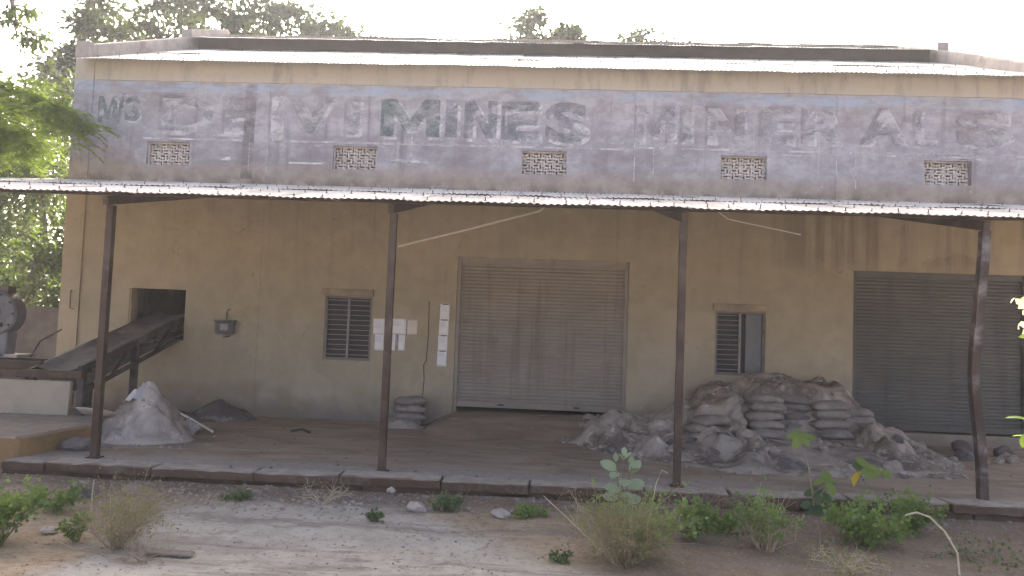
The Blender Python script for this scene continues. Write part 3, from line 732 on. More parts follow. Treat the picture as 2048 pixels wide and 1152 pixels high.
mbx = thing('meter_box', 'dark electric meter box with conduit stub on the wall', 'meter box', (-5.53, 0, 1.37))
MB().box(-.16, .16, -.13, -.008, 0, .21).build('case', 'meter', mbx, bev=.02)
MB().box(-.175, .175, -.145, -.008, .205, .235).build('lid', 'meter', mbx, bev=.006)
MB().box(-.06, .07, -.136, -.131, .06, .17).build('face', 'meter_face', mbx)
MB().tube([(0, -.03, .235), (0, -.03, .36), (.012, -.03, .405), (.06, -.03, .425)], .012, 6).build('conduit', 'meter', mbx)
MB().tube([(.02, -.04, .0), (.015, -.04, -.05), (-.03, -.04, -.06), (.06, -.04, -.035), (.09, -.04, -.03)], .009, 5).build('wire', 'cable', mbx)
rod('wall_cable', 'thin black cable running down the wall to the floor beside the middle shutter', 'cable', [(-2.07, -.012, 2.05), (-2.06, -.014, 1.5), (-2.075, -.014, 1.05), (-2.12, -.016, .98), (-2.10, -.014, .75), (-2.11, -.02, .5), (-2.15, -.03, .34), (-2.2, -.3, .06), (-2.15, -.62, .014), (-1.95, -.45, .04), (-1.8, -.3, .12)], .0055, 'cable')
rod('wall_hook', 'short rusty iron hook on the corner column of the warehouse', 'hook', [(-8.28, -.032, 2.02), (-8.28, -.06, 2.02), (-8.26, -.09, 1.72), (-8.2, -.09, 1.70)], .009, 'black_steel')

# ------------------------------------------------------------------ sacks, heaps and rubble
def sack_mesh(L, W, H, seed):
    bm = bmesh.new(); bmesh.ops.create_cube(bm, size=2)
    bmesh.ops.subdivide_edges(bm, edges=list(bm.edges), cuts=5, use_grid_fill=True)
    for v in bm.verts:
        c = v.co.copy(); x, y, z = c
        rx, ry = 1 - .10 * y * y, 1 - .10 * x * x
        e = max(abs(x), abs(y)); puff = (1 - max(0, (e - .25) / .75) ** 2.6 * .72)
        q = Vector((x * 1.4 + seed * 3.3, y * 1.4, z)); d = noise.noise(q) * .10 + noise.noise(q * 3) * .05
        z -= .35 * max(0, abs(x) - .45) ** 1.3 * (1.2 if seed % 2 else .7)
        v.co = Vector((x * L / 2 * rx * (1 + d * .3), y * W / 2 * ry * (1 + d * .4), (z * puff * (1 + d) - .14 * (1 - z) * 0) * H / 2 + .02 * noise.noise(q * 1.1)))
    me = bpy.data.meshes.new('sack'); bm.to_mesh(me); bm.free()
    me.polygons.foreach_set('use_smooth', [True] * len(me.polygons)); return me
SACKS = [sack_mesh(.52, .42, .155, s) for s in range(6)]
SACKD = [m.copy() for m in SACKS]
for m in SACKS: m.materials.append(M['sack'])
for m in SACKD: m.materials.append(M['sack_dark'])
def sack_stack(x, y, z, n, dz, rz, label, group, dark=False, lean=(0, 0)):
    for i in range(n):
        o = link('sack', (SACKD if dark else SACKS)[random.randrange(6)], None, None,
                 (x + lean[0] * i + random.uniform(-.05, .05), y + lean[1] * i + random.uniform(-.04, .03), z + dz * (i + .5)),
                 (random.uniform(-.10, .08), random.uniform(-.11, .11), rz + random.uniform(-.28, .28)))
        lb = label if n == 1 else ('topmost ' if i == n - 1 else 'lowest ' if i == 0 else '') + label
        tag(o, lb, 'sack', group)
sack_stack(-2.33, -.34, 0, 4, .112, .25, 'dusty sack of the small pile below the notices', 'sacks piled below the notices', lean=(.02, .015))

def rock_mesh(seed, sub=2, flat=.75):
    bm = bmesh.new(); bmesh.ops.create_icosphere(bm, subdivisions=sub, radius=1)
    for v in bm.verts:
        d = v.co.normalized(); q = d * 1.1 + Vector((seed * 5.7, seed, 0))
        r = 1 + .45 * noise.noise(q) + .2 * noise.noise(q * 2.3) + .08 * noise.noise(q * 6)
        v.co = Vector((d.x * r, d.y * r, d.z * r * flat))
    me = bpy.data.meshes.new('rock'); bm.to_mesh(me); bm.free(); return me
ROCKS = {k: [rock_mesh(s + 3 * i) for s in range(6)] for i, k in enumerate(('lump', 'stone', 'stone_dark', 'white_stone'))}
for k, l in ROCKS.items():
    for m in l: m.materials.append(M[k])
def rock(x, y, z, s, kind, label, group=None, name='stone', sc=(1, 1, 1)):
    o = link(name, random.choice(ROCKS[kind]), None, None, (x, y, z), (random.uniform(-.3, .3), random.uniform(-.3, .3), random.uniform(0, 6.28)))
    o.scale = (s * sc[0], s * sc[1], s * sc[2]); return tag(o, label, 'stone', group)

def interp(x, tab):
    if x <= tab[0][0]: return tab[0][1]
    for (a, va), (b_, vb) in zip(tab, tab[1:]):
        if x <= b_:
            t = (x - a) / (b_ - a); t = t * t * (3 - 2 * t); return va + (vb - va) * t
    return tab[-1][1]
def lumps(x, y, s, seed):
    d, _ = noise.voronoi(Vector((x * s + seed, y * s, seed)))
    return max(0, .62 - d[0])
CREST = [(.0, 0), (.35, .10), (.75, .30), (1.0, .42), (1.2, .36), (1.55, .36), (1.85, .46), (2.15, .62), (2.4, .80), (2.65, .93), (2.95, .90), (3.25, 1.10), (3.6, 1.14), (3.95, .98), (4.35, 1.0), (4.6, .82), (4.9, .55), (5.2, .36), (5.5, .18), (5.85, 0)]
FRONT = [(.0, -1.1), (.3, -1.6), (.8, -2.4), (1.4, -2.9), (2.2, -3.25), (3.0, -3.45), (4.0, -3.45), (5.0, -3.05), (5.5, -2.5), (5.9, -1.6)]
def heap_z(x, y):
    c = interp(x, CREST); fr = interp(x, FRONT)
    back = -.03; t = (back - y) / (back - fr)
    t2 = t + .16 * noise.noise(Vector((x * 1.1, y * 1.1, 2))) + .06 * noise.noise(Vector((x * 3.3, y * 3.3, 5)))
    if t2 >= 1.03: return -.03
    g = interp(t2, [(0, .93), (.12, 1.0), (.26, .97), (.38, .86), (.47, .52), (.72, .25), (.92, .07), (1.03, -.03)])
    amp = min(1, c / .35) * min(1, max(0, (1.0 - t2) * 4))
    z = c * g + amp * (.17 * (lumps(x, y, 2.3, 3.0) - .25) + .10 * (lumps(x, y, 5.0, 8.0) - .25) + .05 * fbm((x, y, 1), 3.5, 4))
    for bx_, by_, bh_, br_ in ((.95, -1.95, .24, .30), (1.45, -2.35, .22, .30), (.62, -1.45, .16, .24), (1.15, -1.0, .14, .26), (2.35, -2.35, .16, .26), (2.95, -2.55, .24, .24), (3.75, -2.5, .12, .25), (4.45, -2.3, .16, .25), (4.9, -1.9, .14, .24)):
        z += bh_ * math.exp(-(((x - bx_) / br_) ** 2 + ((y - by_) / br_) ** 2) * 1.6) * (1 + .3 * noise.noise(Vector((x * 5, y * 5, 0))))
    z += amp * .022 * noise.noise(Vector((x * 9, y * 9, 4)))
    mk = min(1, max(0, (x - 2.78) / .12)) * min(1, max(0, (4.50 - x) / .12))
    if mk > 0 and y < -1.15:
        cap = interp(y, [(-3.0, .05), (-2.2, .16), (-1.62, .20), (-1.42, .30), (-1.15, 1.0)]) + .06 * noise.noise(Vector((x * 3, y * 3, 1)))
        if z > cap: z = z * (1 - mk) + cap * mk
    return max(z, -.03)
hx = np.arange(-.1, 6.05, .026); hy = np.arange(-3.75, -.001, .026); w = len(hx)
hv = [(x, y, heap_z(x, y)) for y in hy for x in hx]
hf = [(j * w + i, j * w + i + 1, (j + 1) * w + i + 1, (j + 1) * w + i) for j in range(len(hy) - 1) for i in range(w - 1) if max(hv[j * w + i][2], hv[j * w + i + 1][2], hv[(j + 1) * w + i][2], hv[(j + 1) * w + i + 1][2]) > -.025]
me = pyd('mineral_heap', hv, hf, True); bm = bmesh.new(); bm.from_mesh(me)
bmesh.ops.delete(bm, geom=[v for v in bm.verts if not v.link_faces], context='VERTS'); bm.to_mesh(me); bm.free()
tag(link('mineral_heap', me, 'heap'), 'big grey heap of caked mineral powder against the wall below a window', 'heap')
GS = 'sacks stacked in the big grey heap'
sack_stack(3.12, -1.50, .20, 5, .120, .08, 'pale dusty sack of the bulging stack at the heap centre', GS, lean=(.012, .045))
sack_stack(3.64, -1.20, .18, 5, .125, .0, 'dark dusty sack of the shadowed stack between two pale stacks', GS, dark=True, lean=(0, .02))
sack_stack(4.12, -1.42, .22, 4, .130, -.12, 'pale dusty sack of the leaning stack beside the dark stack', GS, lean=(-.01, .045))
sack_stack(2.25, -1.62, .10, 3, .125, .25, 'half buried grey sack of the low stack near the third post', GS, lean=(.04, .05))
sack_stack(3.38, -.62, .95, 1, .12, .2, 'flattened sack lying on the crest of the big heap', GS)
sack_stack(4.50, -1.15, .40, 2, .125, -.4, 'torn grey sack slumped on the heap flank by the dark shutter', GS)
for i in range(46):
    x = random.uniform(.5, 5.4); y = interp(x, FRONT) * random.uniform(.28, 1.0); s = random.uniform(.03, .085) if i > 10 else random.uniform(.09, .15)
    kd = 'lump' if random.random() < .75 else 'stone_dark'
    rock(x, y, max(0, heap_z(x, y)) + s * .15, s, kd, ('large ' if s > .088 else 'small ') + ('pale' if kd == 'lump' else 'dark') + ' lump of mineral rock lying on the big grey heap', 'lumps on the big grey heap', 'rock_lump')
for x, y, s in ((5.25, -1.0, .12), (5.55, -1.3, .09), (5.95, -1.5, .13), (6.2, -1.1, .14), (6.55, -1.6, .10), (5.0, -.7, .11), (6.8, -1.0, .15), (6.4, -.6, .16), (5.7, -.7, .12), (6.0, -1.9, .07), (6.3, -1.7, .08), (5.7, -1.7, .06), (6.65, -1.25, .09), (5.4, -.6, .10)):
    rock(x, y, s * .35, s, 'stone_dark' if s > .125 else 'lump', ('big dark' if s > .125 else 'small pale') + ' rubble chunk at the foot of the dark shutter', 'rubble before the dark shutter', 'rubble_chunk')

def cone_heap(name, label, cx, cy, rx, ry, h, mat, seed, sharp=1.2, step=.025, la=.09, pe=1.45):
    xs = np.arange(-rx * 1.3, rx * 1.3, step); ys = np.arange(-ry * 1.3, ry * 1.3, step); w = len(xs); v = []
    for y in ys:
        for x in xs:
            r = math.hypot(x / rx, y / ry) + .20 * noise.noise(Vector((x * 2.2, y * 2.2, seed))) + .05 * noise.noise(Vector((x * 8, y * 8, seed)))
            z = h * max(0, 1 - max(0, r) ** pe) ** sharp
            z += min(1, z / .15) * (la * (lumps(x, y, 4.5, seed) - .25) + .5 * la * (lumps(x, y, 9.0, seed + 2) - .25) + .05 * fbm((x, y, seed), 5, 3)) - .012
            v.append((x, y, max(z, -.02)))
    f = [(j * w + i, j * w + i + 1, (j + 1) * w + i + 1, (j + 1) * w + i) for j in range(len(ys) - 1) for i in range(w - 1) if max(v[j * w + i][2], v[(j + 1) * w + i + 1][2], v[j * w + i + 1][2], v[(j + 1) * w + i][2]) > -.015]
    me = pyd(name, v, f, True); bm = bmesh.new(); bm.from_mesh(me); bmesh.ops.delete(bm, geom=[q for q in bm.verts if not q.link_faces], context='VERTS'); bm.to_mesh(me); bm.free()
    return tag(link(name, me, mat, None, (cx, cy, 0)), label, 'heap')
cone_heap('powder_heap', 'pale conical powder heap topped with crumpled plastic beside the first post', -5.34, -2.85, .66, .62, .74, 'heap_pale', 2.0, 1.0, la=.13, pe=1.35)
cone_heap('powder_heap', 'low dark powder heap at the foot of the wall below the meter box', -5.35, -.55, .62, .45, .36, 'heap_dark', 5.0)
cone_heap('powder_heap', 'small pale powder spill slumped around the sacks below the notices', -2.36, -.52, .42, .30, .13, 'heap_pale', 11.0)
cone_heap('powder_heap', 'flat dark spill of powder spreading below the conveyor hole', -6.3, -.9, 1.0, .7, .22, 'heap_dark', 8.0)
def crumple(name, label, loc, rx, ry, drop, seed, mat):
    n = 22; v = []
    for j in range(n):
        for i in range(n):
            a, b_ = 2 * i / (n - 1) - 1, 2 * j / (n - 1) - 1
            r = math.hypot(a, b_); q = Vector((a * 2.2, b_ * 2.2, seed))
            v.append((a * rx * (1 + .2 * noise.noise(q)), b_ * ry * (1 + .2 * noise.noise(q + Vector((5, 0, 0)))), -drop * r + .05 * noise.noise(q * 1.8) + .025 * noise.noise(q * 4)))
    f = [(j * n + i, j * n + i + 1, j * n + n + i + 1, j * n + n + i) for j in range(n - 1) for i in range(n - 1)]
    me = pyd(name, v, f, True); bm = bmesh.new(); bm.from_mesh(me); bmesh.ops.solidify(bm, geom=list(bm.faces), thickness=.004); bm.to_mesh(me); bm.free()
    return tag(link(name, me, mat, None, loc), label, 'plastic sheet')
crumple('plastic_sheet', 'crumpled clear plastic sheet draped over the top of the pale powder heap', (-5.38, -2.86, .74), .20, .20, .20, 1.0, 'plastic')
crumple('plastic_sheet', 'small torn plastic scrap on the floor behind the pale powder heap', (-5.08, -2.15, .20), .16, .12, .14, 4.0, 'plastic')
rod('iron_rod', 'pale thin rod lying aslant on the floor beside the pale powder heap', 'rod', [(-5.92, -1.1, .22), (-5.35, -1.6, .13), (-4.74, -2.14, .02)], .016, 'pale_rod')

# ------------------------------------------------------------------ conveyor and machine at the left
plinth = MB(); pv = [(-9.3, -4.62), (-5.86, -4.62), (-5.80, -4.45), (-5.72, -3.3), (-5.95, -2.2), (-9.3, -2.2)]
plinth.add([(x, y, -.2) for x, y in pv] + [(x, y, .235) for x, y in pv], [tuple(reversed(range(6))), tuple(range(6, 12))] + [(i, (i + 1) % 6, (i + 1) % 6 + 6, i + 6) for i in range(6)])
tag(plinth.build('machine_plinth', 'plinth', None, None, None, bev=.03), 'low ochre rendered plinth under the machine at the platform corner', 'plinth')
tag(MB().box(-.75, .62, -.03, .03, 0, .46).build('board', 'panel', None, (-7.1, -2.75, .236), (-.06, 0, .02), bev=.006), 'plain cream board standing on the ochre plinth below the machine', 'board')
conv = thing('belt_conveyor', 'dark inclined belt conveyor rising into the square wall opening', 'conveyor', (-6.72, -2.7, 0))
ox, oy = -6.72, -2.7
czr = lambda y: .84 + .262 * (y + 2.76)                  # rail height along y
P = lambda x, y, z: (x - ox, y - oy, z)
for xr, nm in ((-6.37, 'side_rail'), (-7.07, 'side_rail')):
    dz_ = 0 if xr > -6.5 else -.06
    MB().beam(P(xr, -2.72, czr(-2.72) + dz_), P(xr, .6, czr(.6) + dz_), .05, .12).build(nm, 'black_steel', conv)
    MB().beam(P(xr, -2.7, czr(-2.7) - .32), P(xr, .2, czr(.2) - .32), .04, .06).build('lower_rail', 'black_steel', conv)
    for yy in (-2.66, -1.35): MB().beam(P(xr, yy, .02), P(xr, yy, czr(yy) - .05 + dz_), .085, .085, up=(0, 1, 0)).build('leg', 'black_steel', conv)
    for yy in (-2.0, -.8): MB().beam(P(xr, yy, czr(yy) - .32), P(xr, yy + .5, czr(yy + .5) - .06 + dz_), .03, .03).build('brace', 'black_steel', conv)
bv = []; nb = 9
for j in range(30):
    y = -2.66 + 3.2 * j / 29
    for i in range(nb):
        a = 2 * i / (nb - 1) - 1; bv.append(P(-6.72 + a * .30, y, czr(y) - .045 + .06 * abs(a) ** 2 + .012 * noise.noise(Vector((a * 2, y * 2, 0)))))
link('belt', pyd('belt', bv, [(j * nb + i, j * nb + i + 1, (j + 1) * nb + i + 1, (j + 1) * nb + i) for j in range(29) for i in range(nb - 1)], True), 'belt', conv)
bv2 = [(x, y, z - .30) for x, y, z in bv]
link('return_belt', pyd('belt', bv2, [(j * nb + i, j * nb + i + 1, (j + 1) * nb + i + 1, (j + 1) * nb + i) for j in range(29) for i in range(nb - 1)], True), 'belt', conv)
for yy in (-2.62, -2.2, -1.5, -.8, -.1):
    MB().tube([P(-7.04, yy, czr(yy) - .115), P(-6.40, yy, czr(yy) - .115)], .045 if yy > -2.6 else .055, 12).build('roller', 'machine', conv, smooth=False)
for yy in np.arange(-2.5, .1, .42): MB().box(-6.37 - ox - .045, -6.37 - ox + .045, float(yy) - oy - .03, float(yy) - oy + .03, czr(yy) - .10, czr(yy) - .04).build('idler_bracket', 'steel', conv)
MB().beam(P(-7.6, -2.76, czr(-2.72) - .06), P(-6.3, -2.76, czr(-2.72) - .06), .07, .10).build('end_beam', 'steel', conv)

mac = thing('grinding_machine', 'dark machine with round grey pulley guard beside the conveyor', 'machine', (-8.0, -2.1, .235))
mx, my = -8.0, -2.1
def disc(mb, cx, cz_, y0, y1, r, seg=40, bulge=.05):
    prof = [(0, y1), (r, y1), (r, y0), (r * .93, y0 - bulge * .6), (r * .5, y0 - bulge), (0, y0 - bulge)]
    v = []; f = []
    for a, y in prof:
        for k in range(seg): t = 2 * math.pi * k / seg; v.append((cx + a * math.cos(t), y, cz_ + a * math.sin(t)))
    for i in range(len(prof) - 1):
        for k in range(seg): k2 = (k + 1) % seg; f.append((i * seg + k, i * seg + k2, (i + 1) * seg + k2, (i + 1) * seg + k))
    mb.add(v, f); return mb
Z0 = .235
disc(MB(), 0, 1.585 - Z0, -.10, .10, .315).build('pulley_guard', 'machine', mac, smooth=False)
disc(MB(), .03, 1.60 - Z0, -.17, -.12, .075, 20, .01).build('hub_cap', 'steel', mac)
for k in range(10):
    t_ = 2 * math.pi * k / 10; disc(MB(), .275 * math.cos(t_), 1.585 - Z0 + .275 * math.sin(t_), -.152, -.125, .014, 8, .004).build('bolt', 'steel', mac)
for dx in (.0, .12): MB().box(dx - .018, dx + .018, -.155, -.135, 1.39 - Z0, 1.45 - Z0).build('slot', 'cable', mac)
MB().add([(-.24, -.1, .95 - Z0), (.17, -.1, .95 - Z0), (.20, -.1, 1.32 - Z0), (-.26, -.1, 1.32 - Z0), (-.24, .12, .95 - Z0), (.17, .12, .95 - Z0), (.20, .12, 1.32 - Z0), (-.26, .12, 1.32 - Z0)], [(0, 1, 2, 3), (7, 6, 5, 4), (0, 4, 5, 1), (1, 5, 6, 2), (2, 6, 7, 3), (3, 7, 4, 0)]).build('pedestal', 'machine', mac, bev=.015)
for y in (-.42, .35): MB().beam((-1.2, y, .90 - Z0), (.95 if y < 0 else .8, y, .88 - Z0), .08, .10).build('deck_beam', 'steel', mac)
MB().box(-1.2, .55, -.36, .30, .70 - Z0, .83 - Z0).build('deck', 'black_steel', mac)
for x in (-1.0, -.2, .65):
    for y in (-.3, .3): MB().beam((x, y, 0.003), (x, y, .86 - Z0), .07, .07, up=(0, 1, 0)).build('leg', 'black_steel', mac)
MB().box(-.1, .35, -.1, .32, .955 - Z0, 1.0 - Z0).build('bed_plate', 'tin', mac)
MB().box(-.18, .12, -.05, .12, 1.84 - Z0 + .02, 1.98 - Z0).build('bracket', 'black_steel', mac)
MB().tube([(.42, .1, .96 - Z0), (.55, .1, 1.2 - Z0), (.85, .12, 1.38 - Z0)], .012, 6).build('lever', 'black_steel', mac)
# shallow pan, stones on the platform
pan = MB(); seg = 28; v = []; f = []
for i, (r, z) in enumerate(((0, .0), (.20, .0), (.27, .04), (.29, .055), (.27, .05), (.2, .01), (0, .01))):
    for k in range(seg): t = 2 * math.pi * k / seg; v.append((r * math.cos(t), r * math.sin(t) * .8, z))
for i in range(6):
    for k in range(seg): k2 = (k + 1) % seg; f.append((i * seg + k, i * seg + k2, (i + 1) * seg + k2, (i + 1) * seg + k))
tag(pan.add(v, f).build('tin_pan', 'tin', None, (-5.85, -3.1, .30), (-.28, .12, .2), smooth=True), 'shallow pale pan tipped on the edge of the ochre plinth', 'pan')
rock(-5.55, -3.95, .06, .17, 'stone_dark', 'rounded dark stone on the platform against the ochre plinth', sc=(1.2, 1, .7))
rod('floor_stick', 'short dark stick lying on the platform floor below the barred window', 'stick', [(-3.75, -1.75, .02), (-3.6, -1.7, .05), (-3.45, -1.78, .02)], .02, 'black_steel')

# boundary wall far left
tag(MB().box(-24, -9.6, 4.0, 4.23, -.3, 1.75).build('boundary_wall', 'brown_wall', None), 'low brown boundary wall beyond the machine left of the warehouse', 'wall')

# ------------------------------------------------------------------ vegetation
def leaf_quads(C, D, L, W, up_bias=.5, rs=None):
    """kite-shaped leaves: centres C (n,3), axis D (n,3), length L, width W"""
    n = len(C); D = D / (np.linalg.norm(D, axis=1, keepdims=True) + 1e-9)
    U = rng.normal(size=(n, 3)) * (1 - up_bias) + np.array([0, 0, 1.0]) * up_bias
    S = np.cross(D, U); S /= (np.linalg.norm(S, axis=1, keepdims=True) + 1e-9)
    L = np.broadcast_to(np.asarray(L), (n,))[:, None]; W = np.broadcast_to(np.asarray(W), (n,))[:, None]
    N = np.cross(S, D)
    V = np.stack([C, C + D * L * .45 + S * W * .5 + N * W * .12, C + D * L, C + D * L * .45 - S * W * .5 + N * W * .12], 1)
    return V
def sphere_pts(n, c, r, shell=.45):
    d = rng.normal(size=(n, 3)); d /= np.linalg.norm(d, axis=1, keepdims=True)
    t = rng.uniform(shell, 1, size=(n, 1)) ** .6
    return np.array(c) + d * t * np.array(r)
def limb_net(mb, nodes, targets, r0, sag=.15, seg=5):
    """join every target to its nearest earlier node with a bent tapering limb"""
    pts = [np.array(p, float) for p in nodes]
    order = np.argsort([min(np.linalg.norm(t - p) for p in pts) for t in targets])
    for i in order:
        t = targets[i]; d = [np.linalg.norm(t - p) + max(0, p[2] - t[2]) * .8 for p in pts]; k = int(np.argmin(d)); a = pts[k]
        m = (a + t) / 2 + rng.normal(size=3) * sag * np.linalg.norm(t - a) * .5; m[2] += .1 * np.linalg.norm(t - a)
        ra = r0 * max(.16, min(1, 1.4 / (1 + k * .12))) * .5
        mb.tube([a, m, t], [ra, ra * .6, ra * .25], seg, False); pts.append(t); pts.append(m)
def tree(name, label, base, trunk, blobs, mat, leaf=.2, clump_r=.55, n_leaf=26, r0=.22, group=None, droop=.0, bark='bark', asp=.5):
    """blobs: (centre, radii, number of clumps); trunk: list of points from the base up"""
    t = thing(name, label, 'tree', base, 0, group); B = np.array(base)
    mb = MB(); tp = [np.array(p, float) - B for p in trunk]
    mb.tube(tp, [r0 * (1 - .75 * i / (len(tp) - 1)) for i in range(len(tp))], 8)
    cl = np.concatenate([sphere_pts(n, np.array(c) - B, r) for c, r, n in blobs])
    limb_net(mb, tp[1:], cl, r0)
    mb.build('trunk', bark, t, smooth=True)
    nC = len(cl); idx = np.repeat(np.arange(nC), n_leaf); n = len(idx)
    rr = clump_r * rng.uniform(.6, 1.4, size=nC)
    off = rng.normal(size=(n, 3)) * .5 * rr[idx][:, None] * np.array([1, 1, .6])
    C = cl[idx] + off
    D = off + rng.normal(size=(n, 3)) * .25 - np.array([0, 0, droop + .1])
    L = leaf * rng.uniform(.6, 1.3, size=n)
    link('crown', quads_np('crown', leaf_quads(C, D, L, L * asp, .45)), mat, t)
    return t
def feather_tree(name, label, base, trunk, clumps, mat, n_frond=16, fl=.42, lf=.065, r0=.14):
    t = thing(name, label, 'tree', base); B = np.array(base)
    mb = MB(); tp = [np.array(p, float) - B for p in trunk]
    mb.tube(tp, [r0 * (1 - .75 * i / (len(tp) - 1)) for i in range(len(tp))], 8)
    cl = np.array(clumps, float) - B; limb_net(mb, tp[1:], cl, r0, .1)
    mb.build('trunk', 'bark', t, smooth=True); Vs = []
    for c in cl:
        for q in range(n_frond):
            a = rng.uniform(0, 2 * math.pi); el = rng.uniform(-.35, .6); d = np.array([math.cos(a) * math.cos(el), math.sin(a) * math.cos(el), math.sin(el)])
            s = c + rng.normal(size=3) * .13; ln = fl * rng.uniform(.6, 1.3); m = 13; u = np.linspace(.12, 1, m)[:, None]
            P_ = s + d * u * ln - np.array([0, 0, .42]) * (u ** 2) * ln
            side = np.cross(d, [0, 0, 1.0]); side /= np.linalg.norm(side) + 1e-6
            for sg in (-1, 1):
                Dd = side * sg + d * .45 + rng.normal(size=(m, 3)) * .12 - np.array([0, 0, .25])
                Vs.append(leaf_quads(P_, Dd, lf * (1.15 - .5 * u[:, 0]) * 1.5, lf * .55, .8))
    link('crown', quads_np('crown', np.concatenate(Vs)), mat, t); return t

tree('shade_tree', 'large dark leafy tree rising behind the left end of the warehouse roof', (-13.2, 16.5, GZ),
     [(-13.2, 16.5, GZ), (-13.5, 16.3, 4), (-13.9, 16.2, 8), (-14.3, 16.0, 11), (-14.6, 16, 14.2)],
     [((-17.4, 16, 13.4), (1.7, 1.6, 1.0), 15), ((-14.2, 16, 13.4), (2.3, 2, 1.4), 36), ((-11.4, 16.5, 13.2), (2.0, 1.6, .9), 32), ((-9.4, 16.8, 13.1), (1.0, 1.2, .5), 6), ((-8.0, 16.8, 13.0), (.4, .5, .25), 2), ((-15.6, 16, 15.4), (2.6, 2, .9), 18), ((-18.2, 16.4, 11.2), (.9, 1.4, 1.1), 16), ((-19.4, 16.4, 11.4), (.8, 1, 1.3), 14), ((-20.0, 16.4, 9.6), (1.0, 1, .8), 10), ((-18.6, 16.4, 13.0), (.7, .8, .5), 5), ((-13.4, 16, 15.2), (1.8, 1.4, .8), 12), ((-11.0, 16, 11.6), (3.4, 1.5, .8), 14), ((-8.9, 16.3, 15.1), (1.3, .6, .25), 3)],
     'leaf_tree', leaf=.30, clump_r=.46, n_leaf=80, r0=.34)
tree('shade_tree', 'bushy tree left of the warehouse, seen between boundary wall and canopy', (-14.2, 7.2, GZ),
     [(-14.2, 7.2, GZ), (-14.1, 7.1, 2.0), (-13.6, 7.0, 3.4), (-13.8, 7, 5.2)],
     [((-13.4, 6.8, 3.6), (2.6, 1.5, 1.9), 110), ((-12.2, 6.8, 2.6), (1.4, 1.2, 1.2), 50), ((-13.8, 7, 6.2), (1.9, 1.4, 1.6), 50)], 'leaf_dark', leaf=.17, clump_r=.5, n_leaf=80, r0=.2)
tree('shade_tree', 'dark spreading tree closing the yard behind the boundary wall', (-18.6, 13.0, GZ),
     [(-18.6, 13, GZ), (-18.5, 13, 3), (-18.2, 13, 6), (-18, 13, 9)],
     [((-18.0, 13, 4.6), (3.4, 2, 3.0), 110), ((-17.2, 13, 8.4), (2.6, 2, 1.8), 40), ((-21, 13, 7), (2.4, 2, 3), 50)], 'leaf_dark', leaf=.26, clump_r=.7, n_leaf=70, r0=.3)
tree('slender_tree', 'loose small tree crown showing above the middle of the roof ridge', (-.4, 17.5, GZ),
     [(-.4, 17.5, GZ), (-.4, 17.5, 6), (-.5, 17.5, 10.5), (-.6, 17.4, 13.3)],
     [((-.4, 17.5, 13.05), (1.15, 1, .45), 26), ((.25, 17.5, 13.45), (.55, .5, .35), 10), ((-1.55, 17.4, 13.5), (.3, .4, .5), 5), ((-1.3, 17.4, 14.1), (.35, .3, .18), 3), ((-.75, 17.4, 14.15), (.3, .3, .15), 2), ((-.4, 17.5, 12.0), (1.2, .9, .6), 10)], 'leaf_tree', leaf=.30, clump_r=.40, n_leaf=60, r0=.16)
tree('slender_tree', 'low tree top peeping over the roof ridge near the stepped parapet', (4.3, 17.5, GZ),
     [(4.3, 17.5, GZ), (4.3, 17.5, 6), (4.2, 17.5, 9.8), (4.0, 17.5, 12.6)],
     [((3.7, 17.5, 12.75), (1.1, .8, .35), 20), ((2.65, 17.5, 13.05), (.35, .4, .25), 6), ((4.9, 17.5, 13.0), (.16, .3, .35), 3), ((3.15, 17.5, 13.7), (.12, .2, .3), 2), ((4.0, 17.5, 11.6), (1, .8, .6), 8)], 'leaf_tree', leaf=.28, clump_r=.36, n_leaf=55, r0=.14)
cl = []
for i in range(78):
    t = random.random(); cl.append((-11.6 + 2.7 * t + random.uniform(-.5, .4), -.4 + random.uniform(-.9, .8), 4.3 + 1.75 * (1 - t) * random.random() + .2 * random.random() + (.5 * (1 - t))))
for i in range(14):
    t = i / 13; cl.append((-9.2 + 1.5 * t, -1.0 + .15 * t, 5.35 - .72 * t + random.uniform(-.06, .06)))
for i in range(12): cl.append((-10.9 + random.uniform(-.5, .6), -.6, 6.2 + random.uniform(-.3, .7)))
feather_tree('feathery_tree', 'feathery light green tree drooping over the warehouse corner and canopy', (-12.2, .6, GZ),
             [(-12.2, .6, GZ), (-12.0, .4, 2.2), (-11.6, .1, 3.9), (-11.0, -.3, 4.9), (-10.2, -.7, 5.3), (-9.3, -1, 5.4)], cl, 'leaf_feather')
tree('overhanging_tree', 'dark drooping leafy bough of a tall tree above the feathery tree', (-13.6, 1.6, GZ),
     [(-13.6, 1.6, GZ), (-13.5, 1.5, 4), (-13.2, 1.2, 7), (-12.2, .8, 8.2), (-11.2, .5, 8.2), (-10.2, .4, 7.6)],
     [((-9.62, .3, 6.95), (.32, .4, .5), 9), ((-10.6, .2, 8.0), (.5, .5, .5), 8), ((-12.2, .8, 8.8), (1.1, .8, .6), 14)], 'leaf_dark', leaf=.14, clump_r=.24, n_leaf=34, r0=.2, droop=.4)

